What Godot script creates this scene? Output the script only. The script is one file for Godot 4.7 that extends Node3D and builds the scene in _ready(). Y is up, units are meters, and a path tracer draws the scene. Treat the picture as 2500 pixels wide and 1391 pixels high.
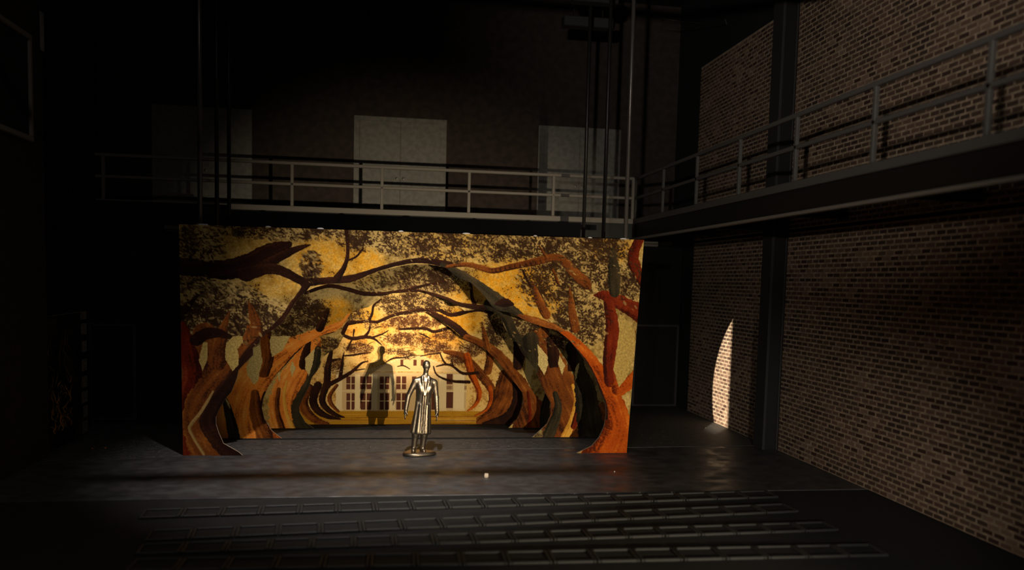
extends Node3D
# A darkened theatre set: a hanging painted oak-alley arch, two more arches and a painted drop behind it, a pewter figurine,
# steel galleries and brick side walls. Units are metres, the stage floor is y = 0, upstage is -z.

const CAMERA_AT := Vector3(-0.2733, 3.4102, 15.9343)
const FOCAL := 2010.9          # pixels in a 2500 x 1391 frame
const PRINCIPAL_Y := 842.8     # the photograph is cropped from below
const WALL_X := 7.943          # face of the brick wall
const GALLERY_X := 6.10
const GALLERY_Z := -4.915
const BACK_Z := -7.5
const CEILING_Y := 11.4
const DECK_Y := 5.096

var M := {}
var rng := RandomNumberGenerator.new()
var taken := {}
var camera: Camera3D

func _ready() -> void:
	rng.seed = 7
	# ---- camera
	camera = Camera3D.new()
	camera.name = "camera"
	add_child(camera)
	var turn := Basis(Vector3.UP, -0.15354) * Basis(Vector3.RIGHT, -0.07777) * Basis(Vector3.BACK, 0.02527)
	camera.transform = Transform3D(turn, CAMERA_AT)
	var lens := CameraAttributesPhysical.new()
	lens.frustum_near = 0.1
	lens.frustum_far = 120.0
	lens.frustum_focal_length = 50.0
	lens.frustum_focus_distance = 16.6
	lens.exposure_aperture = 0.58
	camera.attributes = lens
	camera.set_frustum(0.1 * 1391.0 / FOCAL, Vector2(0.0, 0.1 * (PRINCIPAL_Y - 695.5) / FOCAL), 0.1, 120.0)
	camera.current = true
	# ---- environment: a closed dark hall
	var around := WorldEnvironment.new()
	around.name = "world_environment"
	var e := Environment.new()
	e.background_mode = Environment.BG_COLOR
	e.background_color = Color(0, 0, 0)
	e.tonemap_mode = Environment.TONE_MAPPER_LINEAR
	e.tonemap_exposure = 1.0
	e.sdfgi_enabled = true
	e.ssao_enabled = true
	e.ssil_enabled = true
	around.environment = e
	add_child(around)
	materials()
	# ---- lamps (all behind or beside the camera)
	lamp("torch_lamp", "black hand torch with warm wide beam on a floor stand", Vector3(5.3, 1.78, 19.0), Vector3(1.75, 2.2, -2.0), 15.5, 1.0, 240.0, Color(1.0, 0.925, 0.79), 0.03)
	lamp("torch_lamp", "black hand torch with tight warm beam on a taller stand", Vector3(5.64, 1.84, 19.1), Vector3(0.12, 2.22, -3.2), 4.0, 1.0, 1000.0, Color(1.0, 0.91, 0.76), 0.03)
	lamp("flood_lamp", "black flood lamp on a stand pointed at the upper brick wall", Vector3(-1.5, 5.0, 16.6), Vector3(8.0, 9.6, -1.2), 23.0, 1.0, 68.0, Color(1.0, 0.955, 0.90), 0.12)
	lamp("flood_lamp", "small black lamp added out of view to brighten the foot of the brick wall", Vector3(1.2, 2.6, 18.2), Vector3(7.94, -0.6, -0.2), 12.0, 1.0, 72.0, Color(1.0, 0.955, 0.89), 0.12)  # added lamp with no known source, brightens the lower bricks
	lamp("flood_lamp", "soft fill lamp added out of view to lift the shade on the painted arches", Vector3(-2.3, 4.0, 17.2), Vector3(3.0, 1.3, -1.0), 18.0, 1.0, 22.0, Color(1.0, 0.955, 0.88), 0.2)  # added fill lamp that opens up the shade on the arches
	lamp("profile_lamp", "black profile lantern with a crisp white beam on a stand", Vector3(-5.0, 3.0, 14.0), Vector3(7.94, 1.13, 0.54), 7.83, 0.02, 2400.0, Color(1.0, 0.94, 0.84), 0.01)
	lamp("work_lamp", "black work lamp hung from the ceiling over the front of the stage", Vector3(-0.4, 10.6, 6.0), Vector3(-0.4, 0.0, 1.2), 25.0, 1.0, 115.0, Color(1.0, 0.965, 0.935), 0.09)
	ceiling_fill()
	# ---- place and things
	setting()
	brick_walls()
	galleries()
	flats()
	figurine()
	seat_frames()
	small_things()
# outlines, brushwork and print of the boards: metres on each board, x across and y up
const ARCH_A := [-2.905,0.000,-2.980,0.067,-3.254,0.233,-3.335,0.428,-3.386,0.591,-3.386,0.739,-3.334,0.863,-3.216,1.080,-3.112,1.204,-3.009,1.475,-2.979,1.622,-2.853,1.762,-2.713,1.910,-2.720,2.049,-2.602,2.135,-2.580,2.228,-2.394,2.362,-2.201,2.504,-2.067,2.706,-1.941,2.917,-1.769,3.113,-1.597,3.194,-1.356,3.269,-0.946,3.302,-0.672,3.417,-0.367,3.550,0.173,3.681,0.547,3.692,0.878,3.630,1.079,3.470,1.359,3.359,1.604,3.142,1.736,2.970,1.802,2.892,1.900,2.830,2.177,2.787,2.474,2.632,2.837,2.517,3.086,2.464,3.289,2.321,3.375,2.241,3.601,1.966,3.856,1.615,3.985,1.294,4.121,1.021,4.146,0.780,4.112,0.538,4.018,0.321,3.863,0.138,3.565,0.000]
const ARCH_B := [-2.361,0.000,-2.577,0.169,-2.735,0.427,-2.784,0.651,-2.752,0.866,-2.662,1.089,-2.490,1.364,-2.301,1.562,-2.128,1.769,-2.029,1.864,-1.913,1.994,-1.607,2.169,-1.340,2.242,-1.165,2.373,-1.065,2.521,-0.974,2.677,-0.832,2.740,-0.638,2.786,-0.503,2.884,-0.310,3.025,-0.149,3.089,0.227,3.115,0.536,3.148,0.641,3.072,1.015,2.976,1.271,2.851,1.396,2.749,1.694,2.790,2.013,2.752,2.184,2.641,2.251,2.457,2.410,2.158,2.546,2.089,2.669,1.877,2.809,1.700,2.967,1.514,3.133,1.120,3.334,0.778,3.342,0.515,3.265,0.316,3.132,0.189,2.927,0.000]
const ARCH_C := [-1.805,0.000,-2.011,0.148,-2.137,0.379,-2.147,0.508,-2.059,0.702,-1.936,0.941,-1.875,1.153,-1.707,1.384,-1.646,1.604,-1.531,1.706,-1.317,1.837,-1.221,2.031,-1.177,2.114,-1.080,2.335,-0.865,2.376,-0.658,2.407,-0.450,2.383,-0.133,2.517,0.267,2.607,0.634,2.661,0.820,2.572,1.196,2.318,1.557,2.024,1.813,1.934,2.003,1.842,2.284,1.581,2.540,1.251,2.757,1.014,2.896,0.833,2.922,0.604,2.796,0.239,2.570,0.000]
const STROKES_A := [
	["bark_dark",[-4.113,3.539,0.329,-3.574,3.501,0.318,-3.139,3.498,0.365,-2.773,3.637,0.338,-2.405,3.860,0.295,-2.072,3.991,0.119]],
	["bark_dark",[-2.552,3.567,0.192,-2.183,3.790,0.163,-1.886,3.929,0.104,-1.684,3.996,0.022]],
	["bark_dark",[-2.846,3.422,0.293,-2.478,3.531,0.207,-2.182,3.486,0.178,-1.883,3.340,0.150,-1.718,3.283,0.150]],
	["bark_dark",[-1.793,3.281,0.165,-1.356,3.338,0.128,-0.947,3.372,0.152,-0.673,3.479,0.099,-0.291,3.621,0.077,0.172,3.743,0.093,0.562,3.755,0.110,0.956,3.687,0.142]],
	["bark_dark",[-1.205,3.357,0.152,-1.070,3.569,0.091,-0.997,3.802,0.068,-0.999,4.071,0.068,-1.024,4.301,0.083]],
	["bark_dark",[-0.981,3.726,0.030,-0.829,3.807,0.038,-0.724,3.942,0.031]],
	["bark_dark",[-1.718,3.283,0.135,-1.844,3.088,0.120,-1.993,2.854,0.150,-2.104,2.621,0.194,-2.253,2.464,0.179,-2.439,2.284,0.193]],
	["bark_dark",[-1.688,3.284,0.105,-1.681,3.514,0.090,-1.660,3.706,0.037]],
	["bark_dark",[-4.033,2.623,0.187,-3.866,2.816,0.115,-3.706,3.008,0.029]],
	["bark_brown",[-3.587,-0.061,1.104,-3.746,0.561,0.804,-3.714,1.178,0.802,-3.581,1.640,0.876,-3.543,2.023,0.802,-3.578,2.290,0.436]],
	["bark_red",[-3.866,-0.028,0.512,-3.965,0.484,0.379,-3.911,1.024,0.378,-3.800,1.485,0.334,-3.856,1.867,0.319,-3.941,2.246,0.246,-3.969,2.473,0.101]],
	["bark_brown",[-3.292,-0.032,1.110,-3.549,0.406,0.808,-3.642,0.793,0.717,-3.495,1.141,0.659,-3.230,1.489,0.574,-2.979,1.784,0.457,-2.757,2.072,0.414,-2.684,2.419,0.296,-2.713,2.648,0.177,-2.802,2.914,0.022]],
	["bark_dark",[-3.032,-0.019,0.372,-3.365,0.366,0.369,-3.526,0.677,0.323,-3.407,0.987,0.294,-3.230,1.258,0.265,-2.994,1.607,0.221,-2.802,1.909,0.192,-2.550,2.190,0.208,-2.342,2.378,0.179]],
	["bark_brown",[-3.361,1.796,0.366,-3.331,2.102,0.278,-3.250,2.409,0.161,-3.140,2.716,0.022]],
	["bark_dark",[-3.739,2.173,0.218,-3.578,2.290,0.218,-3.360,2.316,0.175,-3.140,2.243,0.088]],
	["line_pale",[-3.436,1.218,0.044,-3.657,0.832,0.059,-3.819,0.615,0.066,-3.849,0.468,0.058,-3.609,0.032,0.051]],
	["bark_grey",[0.798,3.691,0.110,1.077,3.557,0.158,1.359,3.390,0.191,1.643,3.159,0.288,1.889,2.957,0.371,2.177,2.755,0.324,2.509,2.536,0.245]],
	["bark_brown",[2.342,2.678,0.195,2.671,2.587,0.246,3.004,2.447,0.280,3.300,2.256,0.315]],
	["bark_orange",[3.257,2.304,0.315,3.557,2.031,0.367,3.862,1.664,0.421,4.113,1.253,0.491,4.314,0.838,0.545,4.379,0.462,0.598,4.177,-0.090,1.109]],
	["bark_dark",[3.191,2.287,0.083,3.430,2.095,0.117,3.690,1.786,0.134,3.914,1.376,0.135,4.106,0.963,0.102,4.149,0.713,0.068]],
	["bark_dark",[1.849,2.957,0.048,2.026,2.992,0.178,2.188,2.964,0.049]],
	["bark_brown",[0.878,3.662,0.063,1.272,3.712,0.095,1.592,3.642,0.112,1.793,3.608,0.112,2.153,3.697,0.121,2.556,3.788,0.146,2.921,3.886,0.164,3.143,3.852,0.164,3.381,3.634,0.198,3.637,3.399,0.216,3.724,3.296,0.050]],
	["bark_red",[3.820,3.176,0.042,4.063,3.165,0.218,4.491,2.979,0.305,4.925,2.749,0.393]],
	["bark_red",[4.110,3.020,0.202,4.200,2.613,0.270,4.198,2.203,0.287,4.160,1.832,0.254,4.207,1.461,0.254]],
	["bark_red",[4.710,4.335,0.186,4.587,4.007,0.219,4.630,3.765,0.237,4.812,3.444,0.187]],
	["bark_grey",[4.145,4.156,0.017,4.182,3.834,0.201,4.218,3.510,0.252,4.228,3.250,0.219]],
	["bark_brown",[2.567,3.405,0.016,2.637,3.214,0.114,2.742,2.975,0.164,2.855,2.768,0.181]],
	["bark_brown",[3.307,3.342,0.017,3.350,3.044,0.116,3.382,2.802,0.166,3.449,2.519,0.200]],
	["bark_dark",[2.366,3.623,0.041,2.443,3.465,0.049,2.536,3.324,0.041]],
	["bark_brown",[2.968,3.655,0.049,3.075,3.401,0.066]],
	["bark_brown",[2.677,4.110,0.033,2.830,3.891,0.065]],
	["bark_orange",[4.399,1.329,0.340,4.633,1.463,0.256,4.794,1.714,0.171]],
	["line_dark",[3.807,0.796,0.025,3.872,0.380,0.034,3.934,0.046,0.034]]]
const GAPS_A := [[-3.604,2.145,-3.536,2.146,-3.538,1.809,-3.623,1.595,-3.690,1.807], [-3.214,2.097,-3.078,2.259,-2.907,2.262,-2.899,2.155,-2.993,2.029,-2.976,1.726,-3.079,1.599,-3.215,1.812], [4.344,2.820,4.545,2.660,4.689,2.440,4.660,1.878,4.544,1.546,4.390,1.337,4.258,1.709,4.311,2.122,4.358,2.452]]
const LEAVES_A := [[-3.14,2.60,0.88,0.37,1.00],[-3.79,3.91,0.43,0.29,0.70],[-2.55,2.38,0.52,0.26,1.00],[0.01,4.14,1.00,0.23,0.90],[0.79,4.05,0.71,0.31,0.80],[3.20,4.13,1.07,0.28,1.00],[3.71,3.74,0.50,0.42,1.00],[2.89,3.40,0.49,0.41,0.90],[3.58,2.72,0.50,0.42,0.90],[1.74,4.08,0.64,0.26,0.80],[-2.11,4.26,1.04,0.15,0.80],[-3.72,3.16,0.29,0.18,0.40],[4.56,3.44,0.17,0.42,0.90],[-1.66,3.59,0.15,0.23,0.60],[3.78,4.14,0.66,0.25,1.00],[-3.14,3.02,0.44,0.18,0.40]]
const GOLD_A := [[2.16,3.26,0.73,0.49,1.00],[-1.43,3.71,0.53,0.38,0.80],[-0.68,3.70,0.31,0.23,0.90],[-2.26,3.27,0.45,0.22,0.50],[0.95,4.06,0.79,0.31,0.40],[4.11,4.15,0.50,0.25,0.80],[2.66,3.07,0.49,0.33,0.80],[-2.85,3.94,0.44,0.29,0.40]]
const STROKES_B := [
	["bark_bright",[-3.006,-0.158,1.562,-3.153,0.316,1.227,-3.121,0.745,1.062,-2.925,1.215,0.900,-2.614,1.559,0.575,-2.203,1.888,0.430,-1.789,2.115,0.333,-1.457,2.274,0.234,-1.165,2.416,0.168,-1.024,2.607,0.101]],
	["bark_grey",[-3.309,-0.113,0.245,-3.382,0.274,0.212,-3.463,0.616,0.163,-3.527,0.829,0.114]],
	["bark_brown",[-2.709,0.013,0.330,-2.891,0.531,0.279,-2.924,0.959,0.164]],
	["bark_brown",[-2.761,1.430,0.279,-2.680,1.729,0.262,-2.713,2.153,0.245,-2.779,2.406,0.163,-2.845,2.784,0.016]],
	["bark_dark",[-2.481,1.321,0.082,-2.284,1.545,0.099,-1.996,1.856,0.116,-1.623,2.118,0.083,-1.331,2.242,0.059]],
	["bark_dark",[-2.711,0.960,0.099,-2.776,0.703,0.099,-2.726,0.359,0.082]],
	["bark_dark",[-1.624,2.340,0.167,-1.542,2.512,0.133,-1.461,2.727,0.067]],
	["bark_dark",[-1.919,3.083,0.116,-1.464,3.221,0.083,-1.046,3.154,0.084,-0.709,3.076,0.093,-0.285,3.086,0.077,0.226,3.167,0.069,0.640,3.107,0.078,1.015,3.002,0.078,1.270,2.895,0.087,1.693,2.833,0.123,2.065,2.797,0.160]],
	["bark_dark",[1.640,2.815,0.106,1.547,3.049,0.070,1.525,3.267,0.061,1.469,3.439,0.035]],
	["bark_dark",[0.226,3.192,0.069,0.568,3.287,0.052,0.999,3.393,0.035]],
	["bark_grey",[1.929,2.908,0.265,2.291,2.625,0.232,2.488,2.248,0.215,2.804,1.879,0.270,3.014,1.478,0.145]],
	["bark_brown",[4.240,-0.153,3.075,3.931,0.214,1.758,3.696,0.624,1.196,3.481,1.077,0.915,3.323,1.481,0.765,3.165,1.883,0.544,3.065,2.239,0.362]],
	["bark_grey",[2.904,1.522,0.271,2.896,1.791,0.307,2.851,2.147,0.360]],
	["line_gold",[3.643,-0.031,0.203,3.833,0.397,0.166,3.910,0.852,0.129,3.808,1.169,0.074]],
	["bark_red",[3.980,0.988,0.148,3.955,0.625,0.148,3.855,0.260,0.129]],
	["bark_grey",[4.332,-0.108,0.653,4.180,0.534,0.557,4.088,1.080,0.462,3.944,1.532,0.276,3.801,1.981,0.367]],
	["bark_dark",[3.402,1.886,0.182,3.373,1.616,0.219,3.303,2.153,0.236]],
	["bark_dark",[3.733,1.800,0.128,3.778,1.530,0.184,3.798,2.070,0.128]],
	["bark_grey",[3.309,0.079,0.275,3.494,0.624,0.183,3.419,0.986,0.110]]]
const GAPS_B := [[-3.096,1.518,-2.964,1.894,-2.832,1.974,-2.774,1.660,-2.869,1.224,-2.945,1.144,-3.077,1.361], [-2.623,2.154,-2.204,2.161,-2.375,1.862,-2.584,1.721,-2.623,1.918], [2.997,2.067,3.222,1.812,3.248,1.640,3.169,1.381,3.032,1.595], [3.483,1.837,3.622,1.601,3.563,1.384,3.468,1.621], [3.885,1.625,3.950,1.669,3.874,1.278,3.837,1.408], [-3.512,0.865,-3.437,0.786,-3.418,0.627,-3.474,0.726]]
const LEAVES_B := [[-1.92,2.68,0.41,0.33,1.00],[-2.29,2.33,0.25,0.25,0.80],[0.74,3.42,0.69,0.26,0.90],[2.79,2.23,0.54,0.36,0.90],[3.52,2.29,0.46,0.23,0.90],[-0.29,3.31,0.51,0.21,0.30],[2.50,3.29,0.53,0.45,0.60]]
const GOLD_B := [[-1.33,2.64,0.33,0.28,1.00],[1.53,3.14,0.44,0.22,0.70],[-0.88,3.55,0.42,0.25,0.30]]
const STROKES_C := [
	["bark_bright",[-2.099,-0.166,1.515,-2.341,0.250,0.975,-2.413,0.572,0.795,-2.291,0.985,0.760,-2.098,1.353,0.620,-1.922,1.720,0.443,-1.800,1.950,0.266]],
	["bark_grey",[-1.894,-0.121,0.715,-2.101,0.231,0.391,-2.155,0.508,0.320,-2.015,0.821,0.284,-1.910,1.116,0.178,-1.797,1.539,0.213,-1.746,1.814,0.124]],
	["line_gold",[-2.215,-0.120,0.107,-2.412,0.342,0.080,-2.475,0.755,0.071,-2.415,1.076,0.044]],
	["bark_brown",[-2.499,-0.026,0.142,-2.624,0.434,0.106,-2.590,0.892,0.088]],
	["bark_dark",[-2.045,1.445,0.230,-2.011,1.673,0.195,-1.959,1.902,0.115,-1.899,2.158,0.018]],
	["bark_grey",[-1.706,1.310,0.089,-1.531,1.651,0.143,-1.282,1.838,0.107,-1.176,2.077,0.072]],
	["bark_dark",[-1.195,2.169,0.107,-1.080,2.372,0.126,-0.865,2.403,0.081,-0.658,2.425,0.099,-0.450,2.419,0.082,-0.134,2.572,0.073,0.266,2.672,0.073,0.633,2.725,0.074,0.910,2.722,0.083,1.199,2.616,0.093,1.543,2.697,0.103]],
	["bark_dark",[-0.658,2.416,0.072,-0.570,2.610,0.054,-0.536,2.794,0.045,-0.375,2.935,0.027]],
	["bark_dark",[1.505,2.696,0.093,1.841,2.749,0.094,2.125,2.689,0.113]],
	["bark_dark",[0.745,2.644,0.129,1.053,2.501,0.148,1.336,2.320,0.168,1.612,2.062,0.169]],
	["bark_brown",[1.574,2.080,0.206,1.840,1.972,0.226,2.195,1.750,0.303,2.518,1.393,0.363,2.795,1.014,0.365]],
	["bark_brown",[2.756,1.052,0.441,3.019,0.585,0.579,3.249,-0.042,1.457]],
	["bark_red",[3.055,-0.041,0.087,3.071,0.441,0.077,3.011,0.872,0.058]],
	["bark_dark",[2.773,1.491,0.249,2.792,1.871,0.287,2.727,2.154,0.172,2.663,2.436,0.019]],
	["bark_brown",[2.050,1.861,0.170,1.967,2.189,0.113,1.904,2.470,0.019]],
	["bark_grey",[3.443,-0.042,0.253,3.430,0.441,0.214,3.496,0.826,0.136]]]
const GAPS_C := [[-2.308,1.530,-2.225,1.383,-2.306,1.170,-2.348,1.339], [-2.021,1.597,-1.816,1.811,-1.856,1.492,-1.936,1.194,-2.019,1.342], [2.942,1.702,3.156,1.475,3.052,1.062,2.930,1.290], [-2.613,1.295,-2.552,1.253,-2.571,1.041,-2.613,1.189]]
const LEAVES_C := [[0.26,2.86,0.64,0.22,1.00],[2.23,2.33,0.28,0.38,1.00],[-1.53,1.91,0.27,0.12,0.80],[-0.91,2.56,0.23,0.14,0.60],[1.09,2.87,0.37,0.19,0.60]]
const GOLD_C := [[1.38,2.51,0.47,0.28,1.00],[-0.73,2.56,0.27,0.18,0.80],[-1.80,1.95,0.23,0.12,0.70]]
const STROKES_D := [
	["bark_brown",[-1.998,0.856,0.237,-2.115,0.591,0.237,-2.050,0.336,0.219,-1.810,0.108,0.165,-1.552,0.032,0.074]],
	["bark_dark",[-1.779,0.923,0.183,-1.887,0.592,0.183,-1.794,0.355,0.165,-1.553,0.203,0.111,-1.276,0.146,0.037]],
	["bark_dark",[-1.596,0.925,0.165,-1.685,0.593,0.147,-1.583,0.394,0.129,-1.369,0.241,0.092,-1.183,0.184,0.028]],
	["bark_brown",[-1.356,0.926,0.074,-1.511,0.688,0.092,-1.482,0.498,0.092,-1.314,0.318,0.056]],
	["bark_dark",[-1.577,0.925,0.165,-1.562,1.303,0.147,-1.509,1.605,0.101,-1.456,1.850,0.018]],
	["bark_dark",[-1.532,0.944,0.110,-1.284,1.078,0.092,-1.008,1.251,0.074,-0.806,1.442,0.046,-0.658,1.491,0.019]],
	["bark_dark",[-1.284,1.097,0.083,-1.249,1.353,0.074,-1.233,1.532,0.055,-1.197,1.703,0.009]],
	["bark_dark",[-1.508,1.492,0.073,-1.288,1.532,0.046]],
	["bark_dark",[-0.971,1.270,0.037,-0.730,1.310,0.019]],
	["bark_dark",[-1.215,1.608,0.028,-0.993,1.630,0.046,-0.772,1.670,0.037,-0.595,1.691,0.019]],
	["bark_dark",[-1.265,2.107,0.064,-1.016,2.007,0.083,-0.739,2.049,0.083,-0.534,2.014,0.056,-0.346,1.865,0.019]],
	["bark_dark",[-0.739,2.049,0.074,-0.638,2.201,0.046,-0.622,2.371,0.028]],
	["bark_dark",[-0.599,2.032,0.046,-0.367,2.111,0.037,-0.201,2.208,0.019]],
	["bark_dark",[-1.124,1.760,0.046,-1.034,1.969,0.037]],
	["bark_dark",[-0.998,2.064,0.028,-0.981,2.205,0.046]],
	["bark_brown",[1.102,1.730,0.076,1.295,1.694,0.134,1.517,1.620,0.193,1.733,1.448,0.213,2.031,1.121,0.214,2.232,0.849,0.195,2.289,0.507,0.137,2.128,0.282,0.098,1.907,0.144,0.058]],
	["bark_orange",[1.632,1.640,0.174,1.738,1.235,0.174,1.869,0.964,0.136,1.942,0.750,0.126,1.870,0.506,0.088,1.679,0.340,0.039]],
	["bark_brown",[2.677,1.096,0.589,2.532,0.606,0.589,2.305,0.242,0.451,1.957,0.066,0.156]],
	["bark_orange",[2.192,0.898,0.098,2.218,0.605,0.098,2.107,0.360,0.068,1.856,0.223,0.039]],
	["bark_dark",[2.835,1.048,0.217,2.848,0.558,0.257,2.641,0.164,0.296,2.056,0.027,0.078]],
	["bark_brown",[2.125,1.287,0.195,2.175,1.627,0.175,2.109,1.965,0.116,2.062,2.302,0.019]],
	["bark_dark",[0.851,1.382,0.029,0.940,1.180,0.038,1.259,1.047,0.058,1.694,1.021,0.077]],
	["bark_dark",[0.918,1.382,0.029,1.137,1.433,0.048,1.310,1.386,0.048,1.545,1.224,0.068,1.892,1.246,0.068]],
	["bark_dark",[0.998,1.691,0.029,1.068,1.538,0.038,1.146,1.433,0.048]],
	["bark_dark",[0.543,1.618,0.019,0.770,1.669,0.029,0.998,1.700,0.038]],
	["bark_dark",[1.269,1.540,0.029,1.310,1.386,0.038]],
	["bark_dark",[-0.265,1.457,0.019,-0.079,1.564,0.038,0.203,1.586,0.028,0.343,1.654,0.019]],
	["bark_dark",[0.017,1.374,0.019,0.158,1.394,0.028,0.301,1.319,0.019]],
	["bark_dark",[0.052,2.241,0.047,0.617,2.269,0.066,0.855,2.196,0.067,1.187,2.288,0.076,1.378,2.339,0.086]],
	["bark_dark",[0.496,2.162,0.019,0.667,2.088,0.038,0.763,2.032,0.019]]]
const GAPS_D := []
const LEAVES_D := [[0.33,2.42,0.57,0.15,1.00],[0.20,2.03,0.43,0.13,0.90],[-0.90,1.80,0.28,0.11,1.00],[0.86,1.85,0.32,0.13,1.00],[1.14,2.14,0.25,0.13,0.80],[0.30,1.63,0.11,0.07,0.90],[-1.42,1.35,0.18,0.13,0.80],[1.39,1.57,0.19,0.12,0.90],[0.01,1.72,0.23,0.06,0.70],[-0.60,2.31,0.13,0.07,0.40],[1.73,1.81,0.23,0.14,0.90]]
const GOLD_D := [[1.05,2.05,0.48,0.19,0.90],[-1.02,2.25,0.28,0.15,0.90],[-0.83,1.97,0.28,0.11,0.60],[-0.37,2.26,0.28,0.13,0.50]]
const MANSION := [
	["brown",-2.469,0.262,3.233,0.326],
	["wall",-1.359,0.330,1.640,1.229],
	["gable",-0.641,1.252,1.448,1.615],
	["trim",-1.424,1.264,1.689,1.276],
	["trim",-1.423,1.196,1.690,1.200],
	["pane",-1.137,0.833,-0.930,1.126],
	["pane",-1.133,0.356,-0.925,0.737],
	["pane",-0.821,0.835,-0.557,1.129],
	["pane",-0.817,0.357,-0.551,0.738],
	["pane",-0.374,0.837,-0.163,1.132],
	["pane",-0.369,0.357,-0.157,0.740],
	["pane",0.002,0.839,0.233,1.135],
	["pane",0.007,0.358,0.240,0.742],
	["pane",0.361,0.840,0.460,1.137],
	["pane",0.824,0.359,0.984,0.745],
	["pane",1.160,0.961,1.309,1.201],
	["pane",1.168,0.398,1.330,0.795],
	["trim",-1.046,0.833,-1.021,1.127],
	["trim",-1.042,0.356,-1.016,0.737],
	["trim",-1.135,0.947,-0.931,0.965],
	["trim",-1.131,0.547,-0.927,0.566],
	["trim",-0.702,0.834,-0.677,1.130],
	["trim",-0.698,0.357,-0.671,0.739],
	["trim",-0.820,0.950,-0.558,0.967],
	["trim",-0.815,0.548,-0.554,0.567],
	["trim",-0.282,0.837,-0.255,1.133],
	["trim",-0.277,0.357,-0.249,0.741],
	["trim",-0.372,0.952,-0.165,0.970],
	["trim",-0.367,0.549,-0.160,0.568],
	["trim",0.104,0.839,0.131,1.136],
	["trim",0.109,0.358,0.138,0.742],
	["trim",0.004,0.954,0.231,0.972],
	["trim",0.010,0.550,0.237,0.569],
	["trim",-1.226,0.778,1.650,0.803],
	["pane",1.166,0.834,1.177,0.921],
	["pane",1.192,0.834,1.204,0.921],
	["pane",1.219,0.834,1.231,0.921],
	["pane",1.246,0.834,1.258,0.922],
	["pane",1.273,0.835,1.284,0.922],
	["pane",1.300,0.835,1.311,0.922],
	["pane",1.327,0.835,1.338,0.922],
	["pane",1.354,0.835,1.365,0.922],
	["pane",1.381,0.835,1.392,0.922],
	["pane",1.408,0.835,1.419,0.922],
	["pane",1.435,0.835,1.446,0.923],
	["pane",1.462,0.836,1.473,0.923],
	["pane",1.489,0.836,1.500,0.923],
	["pane",1.516,0.836,1.527,0.923],
	["pane",1.543,0.836,1.554,0.923],
	["pane",1.570,0.836,1.582,0.923],
	["pane",1.597,0.836,1.609,0.924],
	["pane",1.624,0.836,1.636,0.924],
	["column",-1.368,0.327,-1.231,1.172],
	["trim",-1.380,0.327,-1.213,0.384],
	["column",-0.943,0.328,-0.822,1.175],
	["trim",-0.953,0.328,-0.803,0.385],
	["column",-0.561,0.328,-0.429,1.178],
	["trim",-0.571,0.328,-0.410,0.385],
	["column",-0.149,0.328,-0.015,1.182],
	["trim",-0.157,0.328,0.004,0.386],
	["column",0.988,0.330,1.167,1.190],
	["trim",0.984,0.330,1.186,0.388],
	["column",1.333,0.330,1.592,1.193],
	["trim",1.330,0.330,1.611,0.388],
	["pane",0.090,1.385,0.158,1.527],
	["pane",0.392,1.388,0.461,1.531],
	["pane",0.563,1.389,0.632,1.532],
	["lawn",-2.560,-0.085,3.542,0.326]]
const SEAT_ROWS := [[-3.629,4.153,-3.651,3.638,6.140,3.513,6.072,3.167,18], [-3.284,5.166,-3.300,4.647,6.053,4.353,5.970,3.975,17], [-3.252,5.671,-3.241,5.235,6.167,5.324,6.096,4.939,18], [-3.178,6.268,-3.171,5.824,6.198,6.433,6.209,5.951,17]]

# ------------------------------------------------------------------ helpers
func numbered(called: String) -> String:
	taken[called] = taken.get(called, -1) + 1
	return called if taken[called] == 0 else "%s_%03d" % [called, taken[called]]

func thing(called: String, label: String, category: String, at := Vector3.ZERO, group := "") -> Node3D:
	var o := Node3D.new()
	o.name = numbered(called)
	add_child(o)
	o.position = at
	tag(o, label, category, group)
	return o

func tag(o: Node, label: String, category: String, group := "", kind := "") -> Node:
	o.set_meta("label", label)
	if category:
		o.set_meta("category", category)
	if group:
		o.set_meta("group", group)
	if kind:
		o.set_meta("kind", kind)
	return o

func put(parent: Node, called: String, mesh: Mesh, material: Material, at := Vector3.ZERO) -> MeshInstance3D:
	var o := MeshInstance3D.new()
	o.name = numbered(called) if parent == self else called
	o.mesh = mesh
	o.material_override = material
	parent.add_child(o, true)
	o.position = at
	return o

func structure(called: String, label: String, mesh: Mesh, material: Material, at: Vector3) -> MeshInstance3D:
	var o := put(self, called, mesh, material, at)
	tag(o, label, "", "", "structure")
	return o

# a box with bevelled edges, centred on its middle
func block(size: Vector3, bevel := 0.01) -> ArrayMesh:
	var st := SurfaceTool.new()
	st.begin(Mesh.PRIMITIVE_TRIANGLES)
	st.set_smooth_group(-1)
	add_block(st, Vector3.ZERO, size, bevel)
	st.generate_normals()
	return st.commit()

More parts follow.
